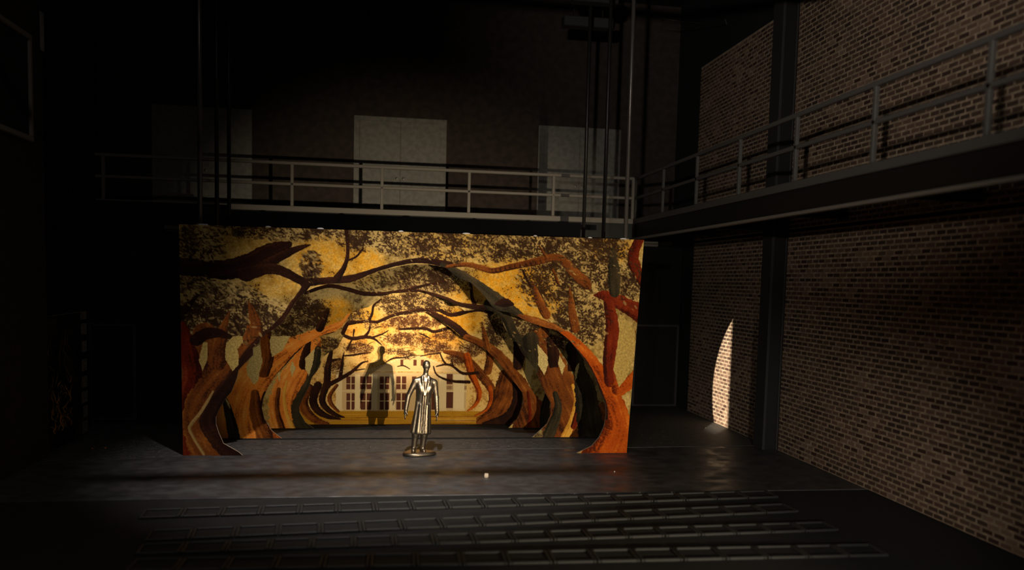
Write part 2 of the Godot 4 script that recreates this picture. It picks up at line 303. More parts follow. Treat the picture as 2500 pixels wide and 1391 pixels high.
func add_block(st: SurfaceTool, at: Vector3, size: Vector3, bevel := 0.01) -> void:
	var h := size / 2.0
	var b := minf(bevel, minf(h.x, minf(h.y, h.z)) * 0.9)
	# three loops of points: for every corner one point per axis
	var p := {}
	for sx in [-1, 1]:
		for sy in [-1, 1]:
			for sz in [-1, 1]:
				var s := Vector3(sx, sy, sz)
				p[[sx, sy, sz, 0]] = at + s * Vector3(h.x, h.y - b, h.z - b)
				p[[sx, sy, sz, 1]] = at + s * Vector3(h.x - b, h.y, h.z - b)
				p[[sx, sy, sz, 2]] = at + s * Vector3(h.x - b, h.y - b, h.z)
	for s in [-1, 1]:
		face(st, [p[[s, -1, -1, 0]], p[[s, 1, -1, 0]], p[[s, 1, 1, 0]], p[[s, -1, 1, 0]]], at)
		face(st, [p[[-1, s, -1, 1]], p[[1, s, -1, 1]], p[[1, s, 1, 1]], p[[-1, s, 1, 1]]], at)
		face(st, [p[[-1, -1, s, 2]], p[[1, -1, s, 2]], p[[1, 1, s, 2]], p[[-1, 1, s, 2]]], at)
	for a in [-1, 1]:
		for c in [-1, 1]:
			face(st, [p[[a, c, -1, 0]], p[[a, c, 1, 0]], p[[a, c, 1, 1]], p[[a, c, -1, 1]]], at)
			face(st, [p[[a, -1, c, 0]], p[[a, 1, c, 0]], p[[a, 1, c, 2]], p[[a, -1, c, 2]]], at)
			face(st, [p[[-1, a, c, 1]], p[[1, a, c, 1]], p[[1, a, c, 2]], p[[-1, a, c, 2]]], at)
	for sx in [-1, 1]:
		for sy in [-1, 1]:
			for sz in [-1, 1]:
				face(st, [p[[sx, sy, sz, 0]], p[[sx, sy, sz, 1]], p[[sx, sy, sz, 2]]], at)

# a convex polygon whose outside points away from inside
func face(st: SurfaceTool, q: Array, inside: Vector3) -> void:
	var n: Vector3 = (q[1] - q[0]).cross(q[2] - q[0])
	if n.dot(q[0] - inside) > 0.0:
		q.reverse()
	for k in range(1, q.size() - 1):
		for v in [q[0], q[k], q[k + 1]]:
			st.add_vertex(v)

func tube(points: Array, radius: float, sides := 10) -> ArrayMesh:
	var st := SurfaceTool.new()
	st.begin(Mesh.PRIMITIVE_TRIANGLES)
	var rings := []
	for k in points.size():
		var dir: Vector3 = (points[mini(k + 1, points.size() - 1)] - points[maxi(k - 1, 0)]).normalized()
		var side := dir.cross(Vector3.UP if absf(dir.y) < 0.9 else Vector3.RIGHT).normalized()
		var up := side.cross(dir)
		var ring := []
		for j in sides:
			var a := TAU * j / sides
			ring.append(points[k] + (side * cos(a) + up * sin(a)) * radius)
		rings.append(ring)
	for k in points.size() - 1:
		var mid: Vector3 = (points[k] + points[k + 1]) / 2.0
		for j in sides:
			var i := (j + 1) % sides
			face(st, [rings[k][j], rings[k][i], rings[k + 1][i], rings[k + 1][j]], mid)
	face(st, rings[0].duplicate(), points[1])
	face(st, rings[-1].duplicate(), points[-2])
	st.generate_normals()
	return st.commit()

# profile: [radius, height] pairs from bottom to top, turned round y
func lathe(profile: Array, sides := 24) -> ArrayMesh:
	var st := SurfaceTool.new()
	st.begin(Mesh.PRIMITIVE_TRIANGLES)
	for k in profile.size() - 1:
		st.set_smooth_group(k)
		for j in sides:
			var a := TAU * j / sides
			var b := TAU * (j + 1) / sides
			var q := [on_ring(profile[k], a), on_ring(profile[k], b), on_ring(profile[k + 1], b), on_ring(profile[k + 1], a)]
			for v in [q[0], q[2], q[1], q[0], q[3], q[2]]:
				st.add_vertex(v)
	st.generate_normals()
	return st.commit()

func on_ring(r: Array, a: float) -> Vector3:
	return Vector3(cos(a) * r[0], r[1], -sin(a) * r[0])

func paint(called: String, color: Color, roughness := 0.8, metallic := 0.0, specular := 0.5) -> StandardMaterial3D:
	var m := StandardMaterial3D.new()
	m.resource_name = called
	m.albedo_color = color
	m.roughness = roughness
	m.metallic = metallic
	m.metallic_specular = specular
	return m

func noise_texture(frequency: float, seed_at: int, low: Color, high: Color, octaves := 4, size := 512) -> NoiseTexture2D:
	var n := FastNoiseLite.new()
	n.seed = seed_at
	n.noise_type = FastNoiseLite.TYPE_SIMPLEX_SMOOTH
	n.frequency = frequency
	n.fractal_octaves = octaves
	var t := NoiseTexture2D.new()
	t.width = size
	t.height = size
	t.seamless = true
	t.noise = n
	var g := Gradient.new()
	g.set_color(0, low)
	g.set_color(1, high)
	g.set_offset(0, 0.25)
	g.set_offset(1, 0.75)
	t.color_ramp = g
	return t

func mottled(called: String, low: Color, high: Color, frequency: float, scale_by: Vector3, roughness := 0.8, seed_at := 1) -> StandardMaterial3D:
	var m := paint(called, Color.WHITE, roughness)
	m.albedo_texture = noise_texture(frequency, seed_at, low, high)
	m.uv1_triplanar = true
	m.uv1_world_triplanar = true
	m.uv1_scale = scale_by
	return m

func materials() -> void:
	M.stage = mottled("scuffed black stage paint", Color(0.225, 0.222, 0.225), Color(0.29, 0.287, 0.29), 0.018, Vector3(0.25, 0.25, 0.32), 0.5, 3)
	M.stage.roughness_texture = noise_texture(0.012, 9, Color(0.36, 0.36, 0.36), Color(0.60, 0.60, 0.60))
	M.stage.roughness = 1.0
	M.house = mottled("matt black house floor", Color(0.045, 0.043, 0.042), Color(0.075, 0.072, 0.07), 0.02, Vector3(0.3, 0.3, 0.3), 0.8, 4)
	M.deck = mottled("dusty grey deck card", Color(0.235, 0.233, 0.23), Color(0.31, 0.307, 0.302), 0.02, Vector3(0.5, 0.5, 0.6), 0.6, 5)
	M.black = mottled("matt black paint", Color(0.025, 0.024, 0.024), Color(0.045, 0.043, 0.042), 0.02, Vector3(0.4, 0.4, 0.4), 0.9, 6)
	M.back = mottled("brown back wall paint", Color(0.195, 0.16, 0.142), Color(0.25, 0.205, 0.18), 0.02, Vector3(0.35, 0.35, 0.35), 0.9, 8)
	M.side = mottled("dark brown side wall paint", Color(0.13, 0.105, 0.095), Color(0.19, 0.155, 0.14), 0.02, Vector3(0.4, 0.4, 0.4), 0.85, 10)
	M.door = mottled("pale grey door paint", Color(0.46, 0.45, 0.425), Color(0.52, 0.505, 0.475), 0.02, Vector3(0.5, 0.5, 0.5), 0.7, 11)
	M.rail = paint("grey rail paint", Color(0.50, 0.47, 0.43), 0.55)
	M.rail_dark = paint("dark grey rail paint", Color(0.33, 0.315, 0.30), 0.6)
	M.steel_dark = paint("near black steel paint", Color(0.06, 0.058, 0.056), 0.6)
	M.column = paint("charcoal column paint", Color(0.17, 0.167, 0.163), 0.65)
	M.pole = paint("grey metal pole", Color(0.42, 0.40, 0.385), 0.35, 0.6)
	M.pole_dark = paint("blackened metal pole", Color(0.20, 0.19, 0.185), 0.4, 0.5)
	M.card = paint("raw card edge", Color(0.60, 0.54, 0.46), 0.8)
	M.card_back = paint("brown card back", Color(0.25, 0.20, 0.16), 0.85)
	M.glue = paint("dried white glue", Color(0.80, 0.80, 0.82), 0.35)
	M.seat = paint("dull grey seat frame", Color(0.145, 0.144, 0.142), 0.65)
	M.mortar = mottled("pale lime mortar", Color(0.53, 0.455, 0.375), Color(0.68, 0.595, 0.50), 0.02, Vector3(0.5, 0.5, 0.5), 0.95, 13)
	M.bricks = []
	for k in 7:
		var c: Color = [Color(0.22, 0.165, 0.135), Color(0.265, 0.20, 0.16), Color(0.31, 0.235, 0.19), Color(0.36, 0.275, 0.22), Color(0.42, 0.33, 0.27), Color(0.25, 0.16, 0.13), Color(0.50, 0.41, 0.34)][k]
		M.bricks.append(paint("fired brick", c, 0.92))
	M.brick_mass = paint("fired bricks", Color.WHITE, 0.92)
	M.brick_mass.vertex_color_use_as_albedo = true
	M.pewter = paint("polished pewter", Color(0.57, 0.52, 0.45), 0.40, 1.0)
	var bumps := NoiseTexture2D.new()
	var n := FastNoiseLite.new()
	n.seed = 21
	n.frequency = 0.02
	n.fractal_octaves = 3
	bumps.noise = n
	bumps.seamless = true
	bumps.as_normal_map = true
	bumps.bump_strength = 6.0
	M.pewter.normal_enabled = true
	M.pewter.normal_texture = bumps
	M.pewter.normal_scale = 0.35
	M.pewter.uv1_triplanar = true
	M.pewter.uv1_scale = Vector3(3, 3, 3)
	M.housing = paint("black lamp housing", Color(0.09, 0.09, 0.09), 0.5)

# ------------------------------------------------------------------ lamps
func lamp(called: String, label: String, at: Vector3, towards: Vector3, angle: float, soft: float, energy: float, color: Color, size: float) -> void:
	var o := thing(called, label, "lamp", Vector3(at.x, 0, at.z))
	var head := put(o, "housing", lathe([[0.0, -0.30], [0.07, -0.30], [0.08, -0.26], [0.085, -0.02], [0.11, 0.06], [0.11, 0.10], [0.10, 0.10], [0.09, 0.02], [0.0, 0.0]]), M.housing, Vector3(0, at.y, 0))
	var dir := (towards - at).normalized()
	head.quaternion = Quaternion(Vector3.UP, dir)
	var glow := paint("lamp glow", color, 0.5)
	glow.emission_enabled = true
	glow.emission = color
	glow.emission_energy_multiplier = 2.0
	put(head, "lens", lathe([[0.085, 0.02], [0.06, 0.03], [0.0, 0.034]]), glow)
	if at.y > 6.0:
		put(o, "pole", tube([Vector3(0, at.y + 0.06, 0), Vector3(0, CEILING_Y, 0)], 0.02), M.housing)
	else:
		put(o, "pole", tube([Vector3(0, 0.05, 0), Vector3(0, at.y - 0.08, 0)], 0.02), M.housing)
		put(o, "base", lathe([[0.0, -0.014], [0.14, -0.014], [0.14, 0.01], [0.12, 0.035], [0.03, 0.06], [0.0, 0.06]]), M.housing)
	var l := SpotLight3D.new()
	l.name = "beam"
	o.add_child(l)
	l.global_position = at + dir * 0.13
	l.look_at(at + dir * 5.0, Vector3.UP)
	l.spot_angle = angle
	l.spot_angle_attenuation = soft
	l.spot_range = 60.0
	l.spot_attenuation = 2.0
	l.light_energy = energy
	l.light_color = color
	l.light_size = size
	l.shadow_enabled = true

# unseen ceiling panel added as weak fill for the dark walls
func ceiling_fill() -> void:
	var at := Vector3(-2.0, CEILING_Y - 0.07, 12.5)
	var color := Color(1.0, 0.965, 0.93)
	var o := thing("fill_panel", "unseen flat fill panel added on the ceiling over the seats to lift the dark walls", "lamp", at)
	put(o, "housing", block(Vector3(3.2, 0.14, 1.0), 0.02), M.housing)
	var glow := paint("panel glow", color, 0.5)
	glow.emission_enabled = true
	glow.emission = color
	glow.emission_energy_multiplier = 0.5
	put(o, "diffuser", block(Vector3(3.0, 0.02, 0.8), 0.004), glow, Vector3(0, -0.08, 0))
	var l := AreaLight3D.new()
	l.name = "panel_light"
	o.add_child(l)
	l.position = Vector3(0, -0.10, 0)
	l.rotation_degrees = Vector3(-90, 0, 0)
	l.area_size = Vector2(3.0, 0.8)
	l.area_range = 60.0
	l.light_energy = 13.0
	l.light_color = color
	l.shadow_enabled = true

# ------------------------------------------------------------------ the hall
func setting() -> void:
	structure("floor", "scuffed black painted stage floor", block(Vector3(15.9, 0.4, 10.75), 0.004), M.stage, Vector3(0.12, -0.2, -2.30))
	structure("floor_auditorium", "matt black floor of the auditorium in front of the stage", block(Vector3(15.9, 0.4, 21.5), 0.004), M.house, Vector3(0.12, -0.215, 13.83))
	structure("ceiling", "black ceiling far above the stage", block(Vector3(16.6, 0.3, 33.0), 0.01), M.black, Vector3(0.12, CEILING_Y + 0.15, 8.4))
	structure("wall_back", "brown painted back wall behind the gallery", block(Vector3(16.6, CEILING_Y + 0.4, 0.3), 0.01), M.back, Vector3(0.12, CEILING_Y / 2.0 - 0.2, BACK_Z - 0.15))
	structure("wall_front", "black rear wall of the hall", block(Vector3(16.6, CEILING_Y + 0.4, 0.3), 0.01), M.black, Vector3(0.12, CEILING_Y / 2.0 - 0.2, 24.6))
	structure("wall_left", "dark brown side wall beside the seats", block(Vector3(1.5, CEILING_Y + 0.4, 24.6), 0.02), M.side, Vector3(-7.1, CEILING_Y / 2.0 - 0.2, 12.15))
	structure("wall_left_upstage", "black side wall of the stage", block(Vector3(0.3, CEILING_Y + 0.4, 7.6), 0.01), M.black, Vector3(-7.95, CEILING_Y / 2.0 - 0.2, -3.75))
	# black masking walls that close the stage at both sides
	var left := structure("wall_masking_left", "black masking wall with an outlined door, left of the arch", block(Vector3(4.0, 4.95, 0.08), 0.005), M.black, Vector3(-5.79, 2.475, -3.45))
	outline_door(left, Vector3(-6.70, 0.12, -3.405), Vector2(0.92, 2.10))
	var right := structure("wall_masking_right", "black masking wall with an outlined door, right of the arch", block(Vector3(4.2, 4.5, 0.08), 0.005), M.black, Vector3(5.82, 2.25, -6.30))
	outline_door(right, Vector3(6.62, 0.02, -6.255), Vector2(1.25, 2.25))
	# three pale double doors high on the back wall
	var spots := [[-5.17, 2.56], [0.08, 2.54], [5.16, 2.40]]
	for k in 3:
		var x: float = spots[k][0]
		var w: float = spots[k][1]
		var d := structure("door_%d" % (k + 1), ["pale grey double door behind the left end of the gallery", "pale grey double door behind the middle of the gallery", "pale grey double door behind the right end of the gallery"][k], block(Vector3(w, 2.74, 0.06), 0.004), M.door, Vector3(x, 6.46, BACK_Z + 0.03))
		for s in [-1, 1]:
			put(d, "leaf", block(Vector3(w * 0.5 - 0.16, 2.56, 0.03), 0.006), M.door, Vector3(s * (w * 0.25 - 0.075), -0.03, 0.042))
			put(d, "door_knob", lathe([[0.0, 0.0], [0.035, 0.01], [0.035, 0.03], [0.0, 0.045]], 12), M.pole, Vector3(s * 0.09, -0.30, 0.057)).rotation.x = PI / 2
	# raised deck card upstage of the arch
	var st := SurfaceTool.new()
	st.begin(Mesh.PRIMITIVE_TRIANGLES)
	st.set_smooth_group(-1)
	var outline := [Vector2(-6.30, 0.62), Vector2(-3.98, 0.05), Vector2(-1.35, -0.21), Vector2(0.0, -0.36), Vector2(7.90, -0.62), Vector2(7.90, -6.2), Vector2(3.8, -6.2), Vector2(3.8, -3.4), Vector2(-6.30, -3.4)]
	var mid := Vector3(-3.2, 0.002, -1.5)
	var top := []
	for p in outline:
		top.append(Vector3(p.x, 0.006, p.y))
	var flat := PackedVector2Array(outline)
	var tri := Geometry2D.triangulate_polygon(flat)
	for k in range(0, tri.size(), 3):
		face(st, [top[tri[k]], top[tri[k + 1]], top[tri[k + 2]]], Vector3(top[tri[k]].x, -1.0, top[tri[k]].z))
	for k in top.size():
		var a: Vector3 = top[k]
		var b: Vector3 = top[(k + 1) % top.size()]
		face(st, [a, b, Vector3(b.x, 0, b.z), Vector3(a.x, 0, a.z)], mid)
	st.generate_normals()
	structure("floor_card", "dusty grey deck card lying on the stage floor behind the front arch", st.commit(), M.deck, Vector3.ZERO)
	# steel column between the brick panels
	var column := thing("steel_column", "tall charcoal steel column between the brick wall panels", "column", Vector3(7.77, 0, -0.395))
	put(column, "flange", block(Vector3(0.06, CEILING_Y, 0.44), 0.006), M.column, Vector3(-0.14, CEILING_Y / 2, 0))
	put(column, "web", block(Vector3(0.24, CEILING_Y, 0.40), 0.004), M.steel_dark, Vector3(0.01, CEILING_Y / 2, 0))
	put(column, "flange", block(Vector3(0.04, CEILING_Y, 0.44), 0.004), M.column, Vector3(0.15, CEILING_Y / 2, 0))

func outline_door(parent: Node3D, corner: Vector3, size: Vector2) -> void:
	var c := corner - parent.position
	put(parent, "door_panel", block(Vector3(size.x, size.y, 0.02), 0.003), M.black, c + Vector3(size.x / 2, size.y / 2, 0))
	for x in [0.0, size.x]:
		put(parent, "door_trim", block(Vector3(0.07, size.y + 0.07, 0.05), 0.006), M.column, c + Vector3(x, size.y / 2, 0.01))
	for y in [0.0, size.y]:
		put(parent, "door_trim", block(Vector3(size.x, 0.06, 0.045), 0.006), M.column, c + Vector3(size.x / 2, y, 0.01))

# ------------------------------------------------------------------ brick
func on_film(p: Vector3) -> Vector2:
	var v := camera.transform.basis.inverse() * (p - CAMERA_AT)
	return Vector2(1250.0 + FOCAL * v.x / -v.z, PRINCIPAL_Y - FOCAL * v.y / -v.z) if v.z < -0.5 else Vector2(-9999, -9999)

func brick_walls() -> void:
	var shade := FastNoiseLite.new()
	shade.seed = 31
	shade.frequency = 0.45
	shade.fractal_octaves = 3
	brick_panel("wall_right", "brick wall under the gallery, nearer the seats than the steel column", -0.17, 12.0, 0.0, 4.55, shade)
	brick_panel("wall_right_upper", "brick wall above the gallery, nearer the seats than the steel column", -0.17, 12.0, 4.62, CEILING_Y, shade)
	brick_panel("wall_right_stage", "brick wall under the gallery, beyond the steel column", -5.47, -0.62, 0.0, 4.55, shade)
	brick_panel("wall_right_stage_upper", "brick wall above the gallery, beyond the steel column", -5.47, -0.62, 4.62, 9.19, shade)
	structure("wall_right_outer", "black outer side wall behind the bricks", block(Vector3(0.3, CEILING_Y + 0.4, 32.4), 0.01), M.black, Vector3(WALL_X + 0.25, CEILING_Y / 2 - 0.2, 8.5))

func brick_panel(called: String, label: String, z0: float, z1: float, y0: float, y1: float, shade: FastNoiseLite) -> void:
	var wall := structure(called, label, block(Vector3(0.08, y1 - y0, z1 - z0), 0.002), M.mortar, Vector3(WALL_X + 0.044, (y0 + y1) / 2, (z0 + z1) / 2))
	var pitch_y := 0.0905
	var pitch_z := 0.228
	var joint := 0.026
	var all := []
	var row := 0
	var y := y0 + joint * 0.6
	while y + 0.04 < y1:
		var z := z0 - (pitch_z * 0.5 if row % 2 else 0.0) + rng.randf_range(-0.02, 0.02)
		while z < z1:
			var a := maxf(z + joint * 0.62, z0 + 0.004)
			var b := minf(z + pitch_z - joint * 0.62 + rng.randf_range(-0.008, 0.008), z1 - 0.004)
			if b - a > 0.04:
				var mid := Vector3(WALL_X, y + 0.033, (a + b) / 2)
				var t := 2.7 + shade.get_noise_3d(mid.x * 2.0, mid.y * 2.2, mid.z * 1.6) * 5.2 + rng.randf_range(-1.5, 1.5)
				all.append([mid, b - a, minf(pitch_y - joint, y1 - y - 0.004), clampi(roundi(t), 0, 6), rng.randf_range(0.001, 0.006)])
			z += pitch_z
		row += 1
		y += pitch_y
	# the 300 that show largest are bricks of their own, the rest is one mass
	var seen := []
	for k in all.size():
		var f := on_film(all[k][0])
		if f.x > 0 and f.x < 2500 and f.y > 0 and f.y < 1391 and all[k][1] > 0.15:
			seen.append([CAMERA_AT.distance_squared_to(all[k][0]), k])
	seen.sort_custom(func(a, b): return a[0] < b[0])
	var single := {}
	for k in mini(300, seen.size()):
		single[seen[k][1]] = true
	var shared := []
	for v in 4:
		shared.append(brick_mesh(v))
	var pos := PackedVector3Array()
	var nor := PackedVector3Array()
	var col := PackedColorArray()
	for k in all.size():
		var b: Array = all[k]
		if single.has(k):
			var o := put(wall, "brick", shared[k % 4], M.bricks[b[3]], b[0] - wall.position + Vector3(0.012 - b[4], 0, 0))
			o.scale = Vector3(1, b[2] / 0.0665, b[1] / 0.204)
		else:
			add_brick(pos, nor, col, b[0] + Vector3(-b[4], 0, 0), Vector3(0.024, b[2], b[1]), M.bricks[b[3]].albedo_color.srgb_to_linear(), k)
	var arrays := []
	arrays.resize(Mesh.ARRAY_MAX)
	arrays[Mesh.ARRAY_VERTEX] = pos
	arrays[Mesh.ARRAY_NORMAL] = nor
	arrays[Mesh.ARRAY_COLOR] = col
	var mass := ArrayMesh.new()
	mass.add_surface_from_arrays(Mesh.PRIMITIVE_TRIANGLES, arrays)
	var rest := put(wall, "brickwork", mass, M.brick_mass, -wall.position)
	rest.set_meta("kind", "stuff")

# front face slightly smaller than the bed, so that the arrises catch light
func brick_corners(size: Vector3, variant: int) -> Array:
	var h := size / 2
	var c := minf(0.005, h.y * 0.4)
	var j := [[0.0, 0.003], [0.004, 0.0], [0.002, 0.004], [0.005, 0.002]][variant % 4] as Array
	var front := [Vector3(-0.0, -h.y + c, -h.z + c + j[0]), Vector3(0, h.y - c - j[1], -h.z + c), Vector3(0, h.y - c, h.z - c - j[1]), Vector3(0, -h.y + c + j[0], h.z - c)]
	var back := [Vector3(size.x, -h.y, -h.z), Vector3(size.x, h.y, -h.z), Vector3(size.x, h.y, h.z), Vector3(size.x, -h.y, h.z)]
	return [front, back]

func add_brick(pos: PackedVector3Array, nor: PackedVector3Array, col: PackedColorArray, at: Vector3, size: Vector3, color: Color, variant: int) -> void:
	var fb := brick_corners(size, variant)
	var quads := [[fb[0][0], fb[0][1], fb[0][2], fb[0][3]]]
	for k in 4:
		var i := (k + 1) % 4
		quads.append([fb[0][i], fb[0][k], fb[1][k], fb[1][i]])
	for q in quads:
		var n: Vector3 = (q[1] - q[0]).cross(q[2] - q[0]).normalized()
		var flip: bool = n.dot(q[0] - Vector3(size.x, 0, 0)) < 0
		if flip:
			n = -n
		for i in ([0, 1, 2, 0, 2, 3] if flip else [0, 2, 1, 0, 3, 2]):
			pos.append(q[i] + at)
			nor.append(n)
			col.append(color)

func brick_mesh(variant: int) -> ArrayMesh:
	var pos := PackedVector3Array()
	var nor := PackedVector3Array()
	var col := PackedColorArray()
	add_brick(pos, nor, col, Vector3(-0.012, 0, 0), Vector3(0.024, 0.0665, 0.204), Color.WHITE, variant)
	var arrays := []
	arrays.resize(Mesh.ARRAY_MAX)
	arrays[Mesh.ARRAY_VERTEX] = pos
	arrays[Mesh.ARRAY_NORMAL] = nor
	var m := ArrayMesh.new()
	m.add_surface_from_arrays(Mesh.PRIMITIVE_TRIANGLES, arrays)
	return m

# ------------------------------------------------------------------ galleries
func galleries() -> void:
	# across the back
	var b := thing("steel_gallery", "grey railed steel gallery across the back wall above the painted arch", "gallery", Vector3(-0.8, 0, GALLERY_Z))
	var x0 := -7.05 + 0.8
	var x1 := GALLERY_X + 0.8 - 0.06
	var span := x1 - x0
	var mid := (x0 + x1) / 2
	put(b, "deck", block(Vector3(span, 0.10, 2.4), 0.005), M.steel_dark, Vector3(mid, DECK_Y - 0.07, -1.28))
	put(b, "edge_flange", block(Vector3(span, 0.13, 0.07), 0.008), M.rail, Vector3(mid, DECK_Y - 0.065, 0))
	put(b, "edge_web", block(Vector3(span, 0.38, 0.04), 0.004), M.steel_dark, Vector3(mid, DECK_Y - 0.32, -0.03))
	put(b, "handrail", block(Vector3(span, 0.075, 0.07), 0.012), M.rail, Vector3(mid, 6.125, 0))
	put(b, "midrail", block(Vector3(span, 0.07, 0.06), 0.012), M.rail, Vector3(mid, 5.625, 0))
	for k in 7:
		put(b, "post", block(Vector3(0.075, 1.03, 0.06), 0.01), M.rail, Vector3(-6.87 + 0.8 + k * 2.158, DECK_Y + 0.515, 0) if k < 6 else Vector3(x1 - 0.02, DECK_Y + 0.515, 0))
	for x in [-6.5 + 0.8, -2.0 + 0.8, 2.5 + 0.8, 5.6 + 0.8]:
		put(b, "bracket", block(Vector3(0.08, 0.30, 2.3), 0.01), M.steel_dark, Vector3(x, DECK_Y - 0.27, -1.22))
	# along the brick wall
	var r := thing("steel_gallery", "dark grey railed steel gallery along the brick wall", "gallery", Vector3(GALLERY_X, 0, 0))
	var z0 := GALLERY_Z - 0.035
	var z1 := 11.9
	var far := z1 - z0
	var m := (z0 + z1) / 2
	put(r, "deck", block(Vector3(1.42, 0.10, far), 0.005), M.steel_dark, Vector3(0.74, DECK_Y - 0.07, m))
	put(r, "edge_flange", block(Vector3(0.07, 0.13, far), 0.008), M.rail_dark, Vector3(0, DECK_Y - 0.065, m))
	put(r, "edge_web", block(Vector3(0.04, 0.36, far), 0.004), M.steel_dark, Vector3(0.02, DECK_Y - 0.31, m))
	put(r, "lower_flange", block(Vector3(0.11, 0.055, far), 0.008), M.rail, Vector3(0, DECK_Y - 0.515, m))
	put(r, "handrail", block(Vector3(0.07, 0.075, far), 0.012), M.rail_dark, Vector3(0, 6.125, m))
	put(r, "midrail", block(Vector3(0.06, 0.07, far), 0.012), M.rail_dark, Vector3(0, 5.625, m))
	for k in 8:
		put(r, "post", block(Vector3(0.06, 1.03, 0.075), 0.01), M.rail_dark, Vector3(0, DECK_Y + 0.515, -4.89 + k * 2.1126 if k != 0 else z0 + 0.04))
	for z in [-4.0, -1.4, 2.0, 5.4, 8.8]:
		put(r, "bracket", block(Vector3(1.80, 0.30, 0.08), 0.01), M.steel_dark, Vector3(0.93, DECK_Y - 0.27, z))

# ------------------------------------------------------------------ painted flats
var PW := 0
var PH := 0
var PPM := 0.0
var PX := 0.0
var PY := 0.0
var px := PackedByteArray()
var n_large := PackedByteArray()
var n_mid := PackedByteArray()
var n_fine := PackedByteArray()

func noise_bytes(w: int, h: int, wave: float, seed_at: int, octaves: int, stretch := 1.0) -> PackedByteArray:
	var n := FastNoiseLite.new()
	n.seed = seed_at
	n.noise_type = FastNoiseLite.TYPE_SIMPLEX_SMOOTH
	n.frequency = 1.0 / wave
	n.fractal_octaves = octaves
	var img := n.get_image(w, int(h / stretch), false, false, true)
	if stretch != 1.0:
		img.resize(w, h, Image.INTERPOLATE_BILINEAR)
	return img.get_data()

# styles of brushwork: shadow side, body, light side
const INK := {
	"bark_dark": [Color(0.10, 0.050, 0.034), Color(0.165, 0.082, 0.050), Color(0.29, 0.155, 0.09)],
	"bark_red": [Color(0.19, 0.055, 0.028), Color(0.42, 0.125, 0.045), Color(0.58, 0.24, 0.095)],
	"bark_brown": [Color(0.20, 0.095, 0.045), Color(0.45, 0.235, 0.085), Color(0.68, 0.41, 0.16)],
	"bark_orange": [Color(0.32, 0.11, 0.03), Color(0.68, 0.285, 0.055), Color(0.86, 0.48, 0.14)],
	"bark_bright": [Color(0.52, 0.25, 0.09), Color(0.92, 0.54, 0.20), Color(0.98, 0.73, 0.38)],
	"bark_grey": [Color(0.105, 0.092, 0.064), Color(0.20, 0.172, 0.115), Color(0.33, 0.265, 0.175)],
	"line_pale": [Color(0.55, 0.42, 0.22), Color(0.66, 0.52, 0.30), Color(0.72, 0.58, 0.36)],
	"line_gold": [Color(0.74, 0.50, 0.16), Color(0.90, 0.66, 0.26), Color(0.94, 0.74, 0.36)],
	"line_dark": [Color(0.24, 0.11, 0.05), Color(0.30, 0.13, 0.06), Color(0.36, 0.16, 0.07)],
}

# leaves over a straw and gold ground
func wash(x0: float, y_top: float, w: float, h: float, ppm: float, grain: float, seed_at: int, leaves: Array, gold: Array, straw: Color, olive: Color, amber: Color, leaf: Color) -> void:
	PPM = ppm
	PX = x0
	PY = y_top
	PW = int(w * ppm)
	PH = int(h * ppm)
	px = PackedByteArray()
	px.resize(PW * PH * 3)
	n_large = noise_bytes(PW, PH, grain * ppm * 9.0, seed_at, 3)
	n_mid = noise_bytes(PW, PH, grain * ppm * 2.2, seed_at + 1, 4)
	n_fine = noise_bytes(PW, PH, grain * ppm * 0.75, seed_at + 2, 4)
	var lw := PW / 4 + 1
	var lh := PH / 4 + 1
	var fl := PackedFloat32Array()
	var fg := PackedFloat32Array()
	fl.resize(lw * lh)
	fg.resize(lw * lh)
	for pair in [[leaves, fl], [gold, fg]]:
		var field: PackedFloat32Array = pair[1]
		for b in pair[0]:
			var i0 := clampi(int((b[0] - b[2] * 1.6 - x0) * ppm / 4), 0, lw - 1)
			var i1 := clampi(int((b[0] + b[2] * 1.6 - x0) * ppm / 4), 0, lw - 1)
			var j0 := clampi(int((y_top - b[1] - b[3] * 1.6) * ppm / 4), 0, lh - 1)
			var j1 := clampi(int((y_top - b[1] + b[3] * 1.6) * ppm / 4), 0, lh - 1)
			for j in range(j0, j1 + 1):
				var v: float = (y_top - j * 4.0 / ppm - b[1]) / b[3]
				for i in range(i0, i1 + 1):
					var u: float = (x0 + i * 4.0 / ppm - b[0]) / b[2]
					var d := u * u + v * v
					if d < 2.5:
						field[j * lw + i] = maxf(field[j * lw + i], b[4] * (1.0 - smoothstep(0.3, 2.5, d)))
		if is_same(pair[0], gold):
			fg = field
		else:
			fl = field
	var at := 0
	var k := 0
	for j in PH:
		var jj := (j / 4) * lw
		for i in PW:
			var a := n_large[k] / 255.0
			var m := n_mid[k] / 255.0
			var f := n_fine[k] / 255.0
			var g := fg[jj + i / 4]
			var c := straw.lerp(olive, smoothstep(0.35, 0.75, a * 0.6 + m * 0.4))
			c = c.lerp(amber, clampf(g * (0.25 + 0.9 * m), 0.0, 0.9))
			c = c * (0.82 + 0.36 * f)
			var cover := fl[jj + i / 4]
			var edge := 0.74 - 0.36 * cover - 0.45 * (a - 0.5)
			var t := smoothstep(edge - 0.10, edge + 0.12, f * 0.62 + m * 0.38)
			c = c.lerp(leaf * (0.65 + 0.8 * f), t * 0.92)
			px[at] = clampi(int(c.r * 255), 0, 255)
			px[at + 1] = clampi(int(c.g * 255), 0, 255)
			px[at + 2] = clampi(int(c.b * 255), 0, 255)
			at += 3
			k += 1

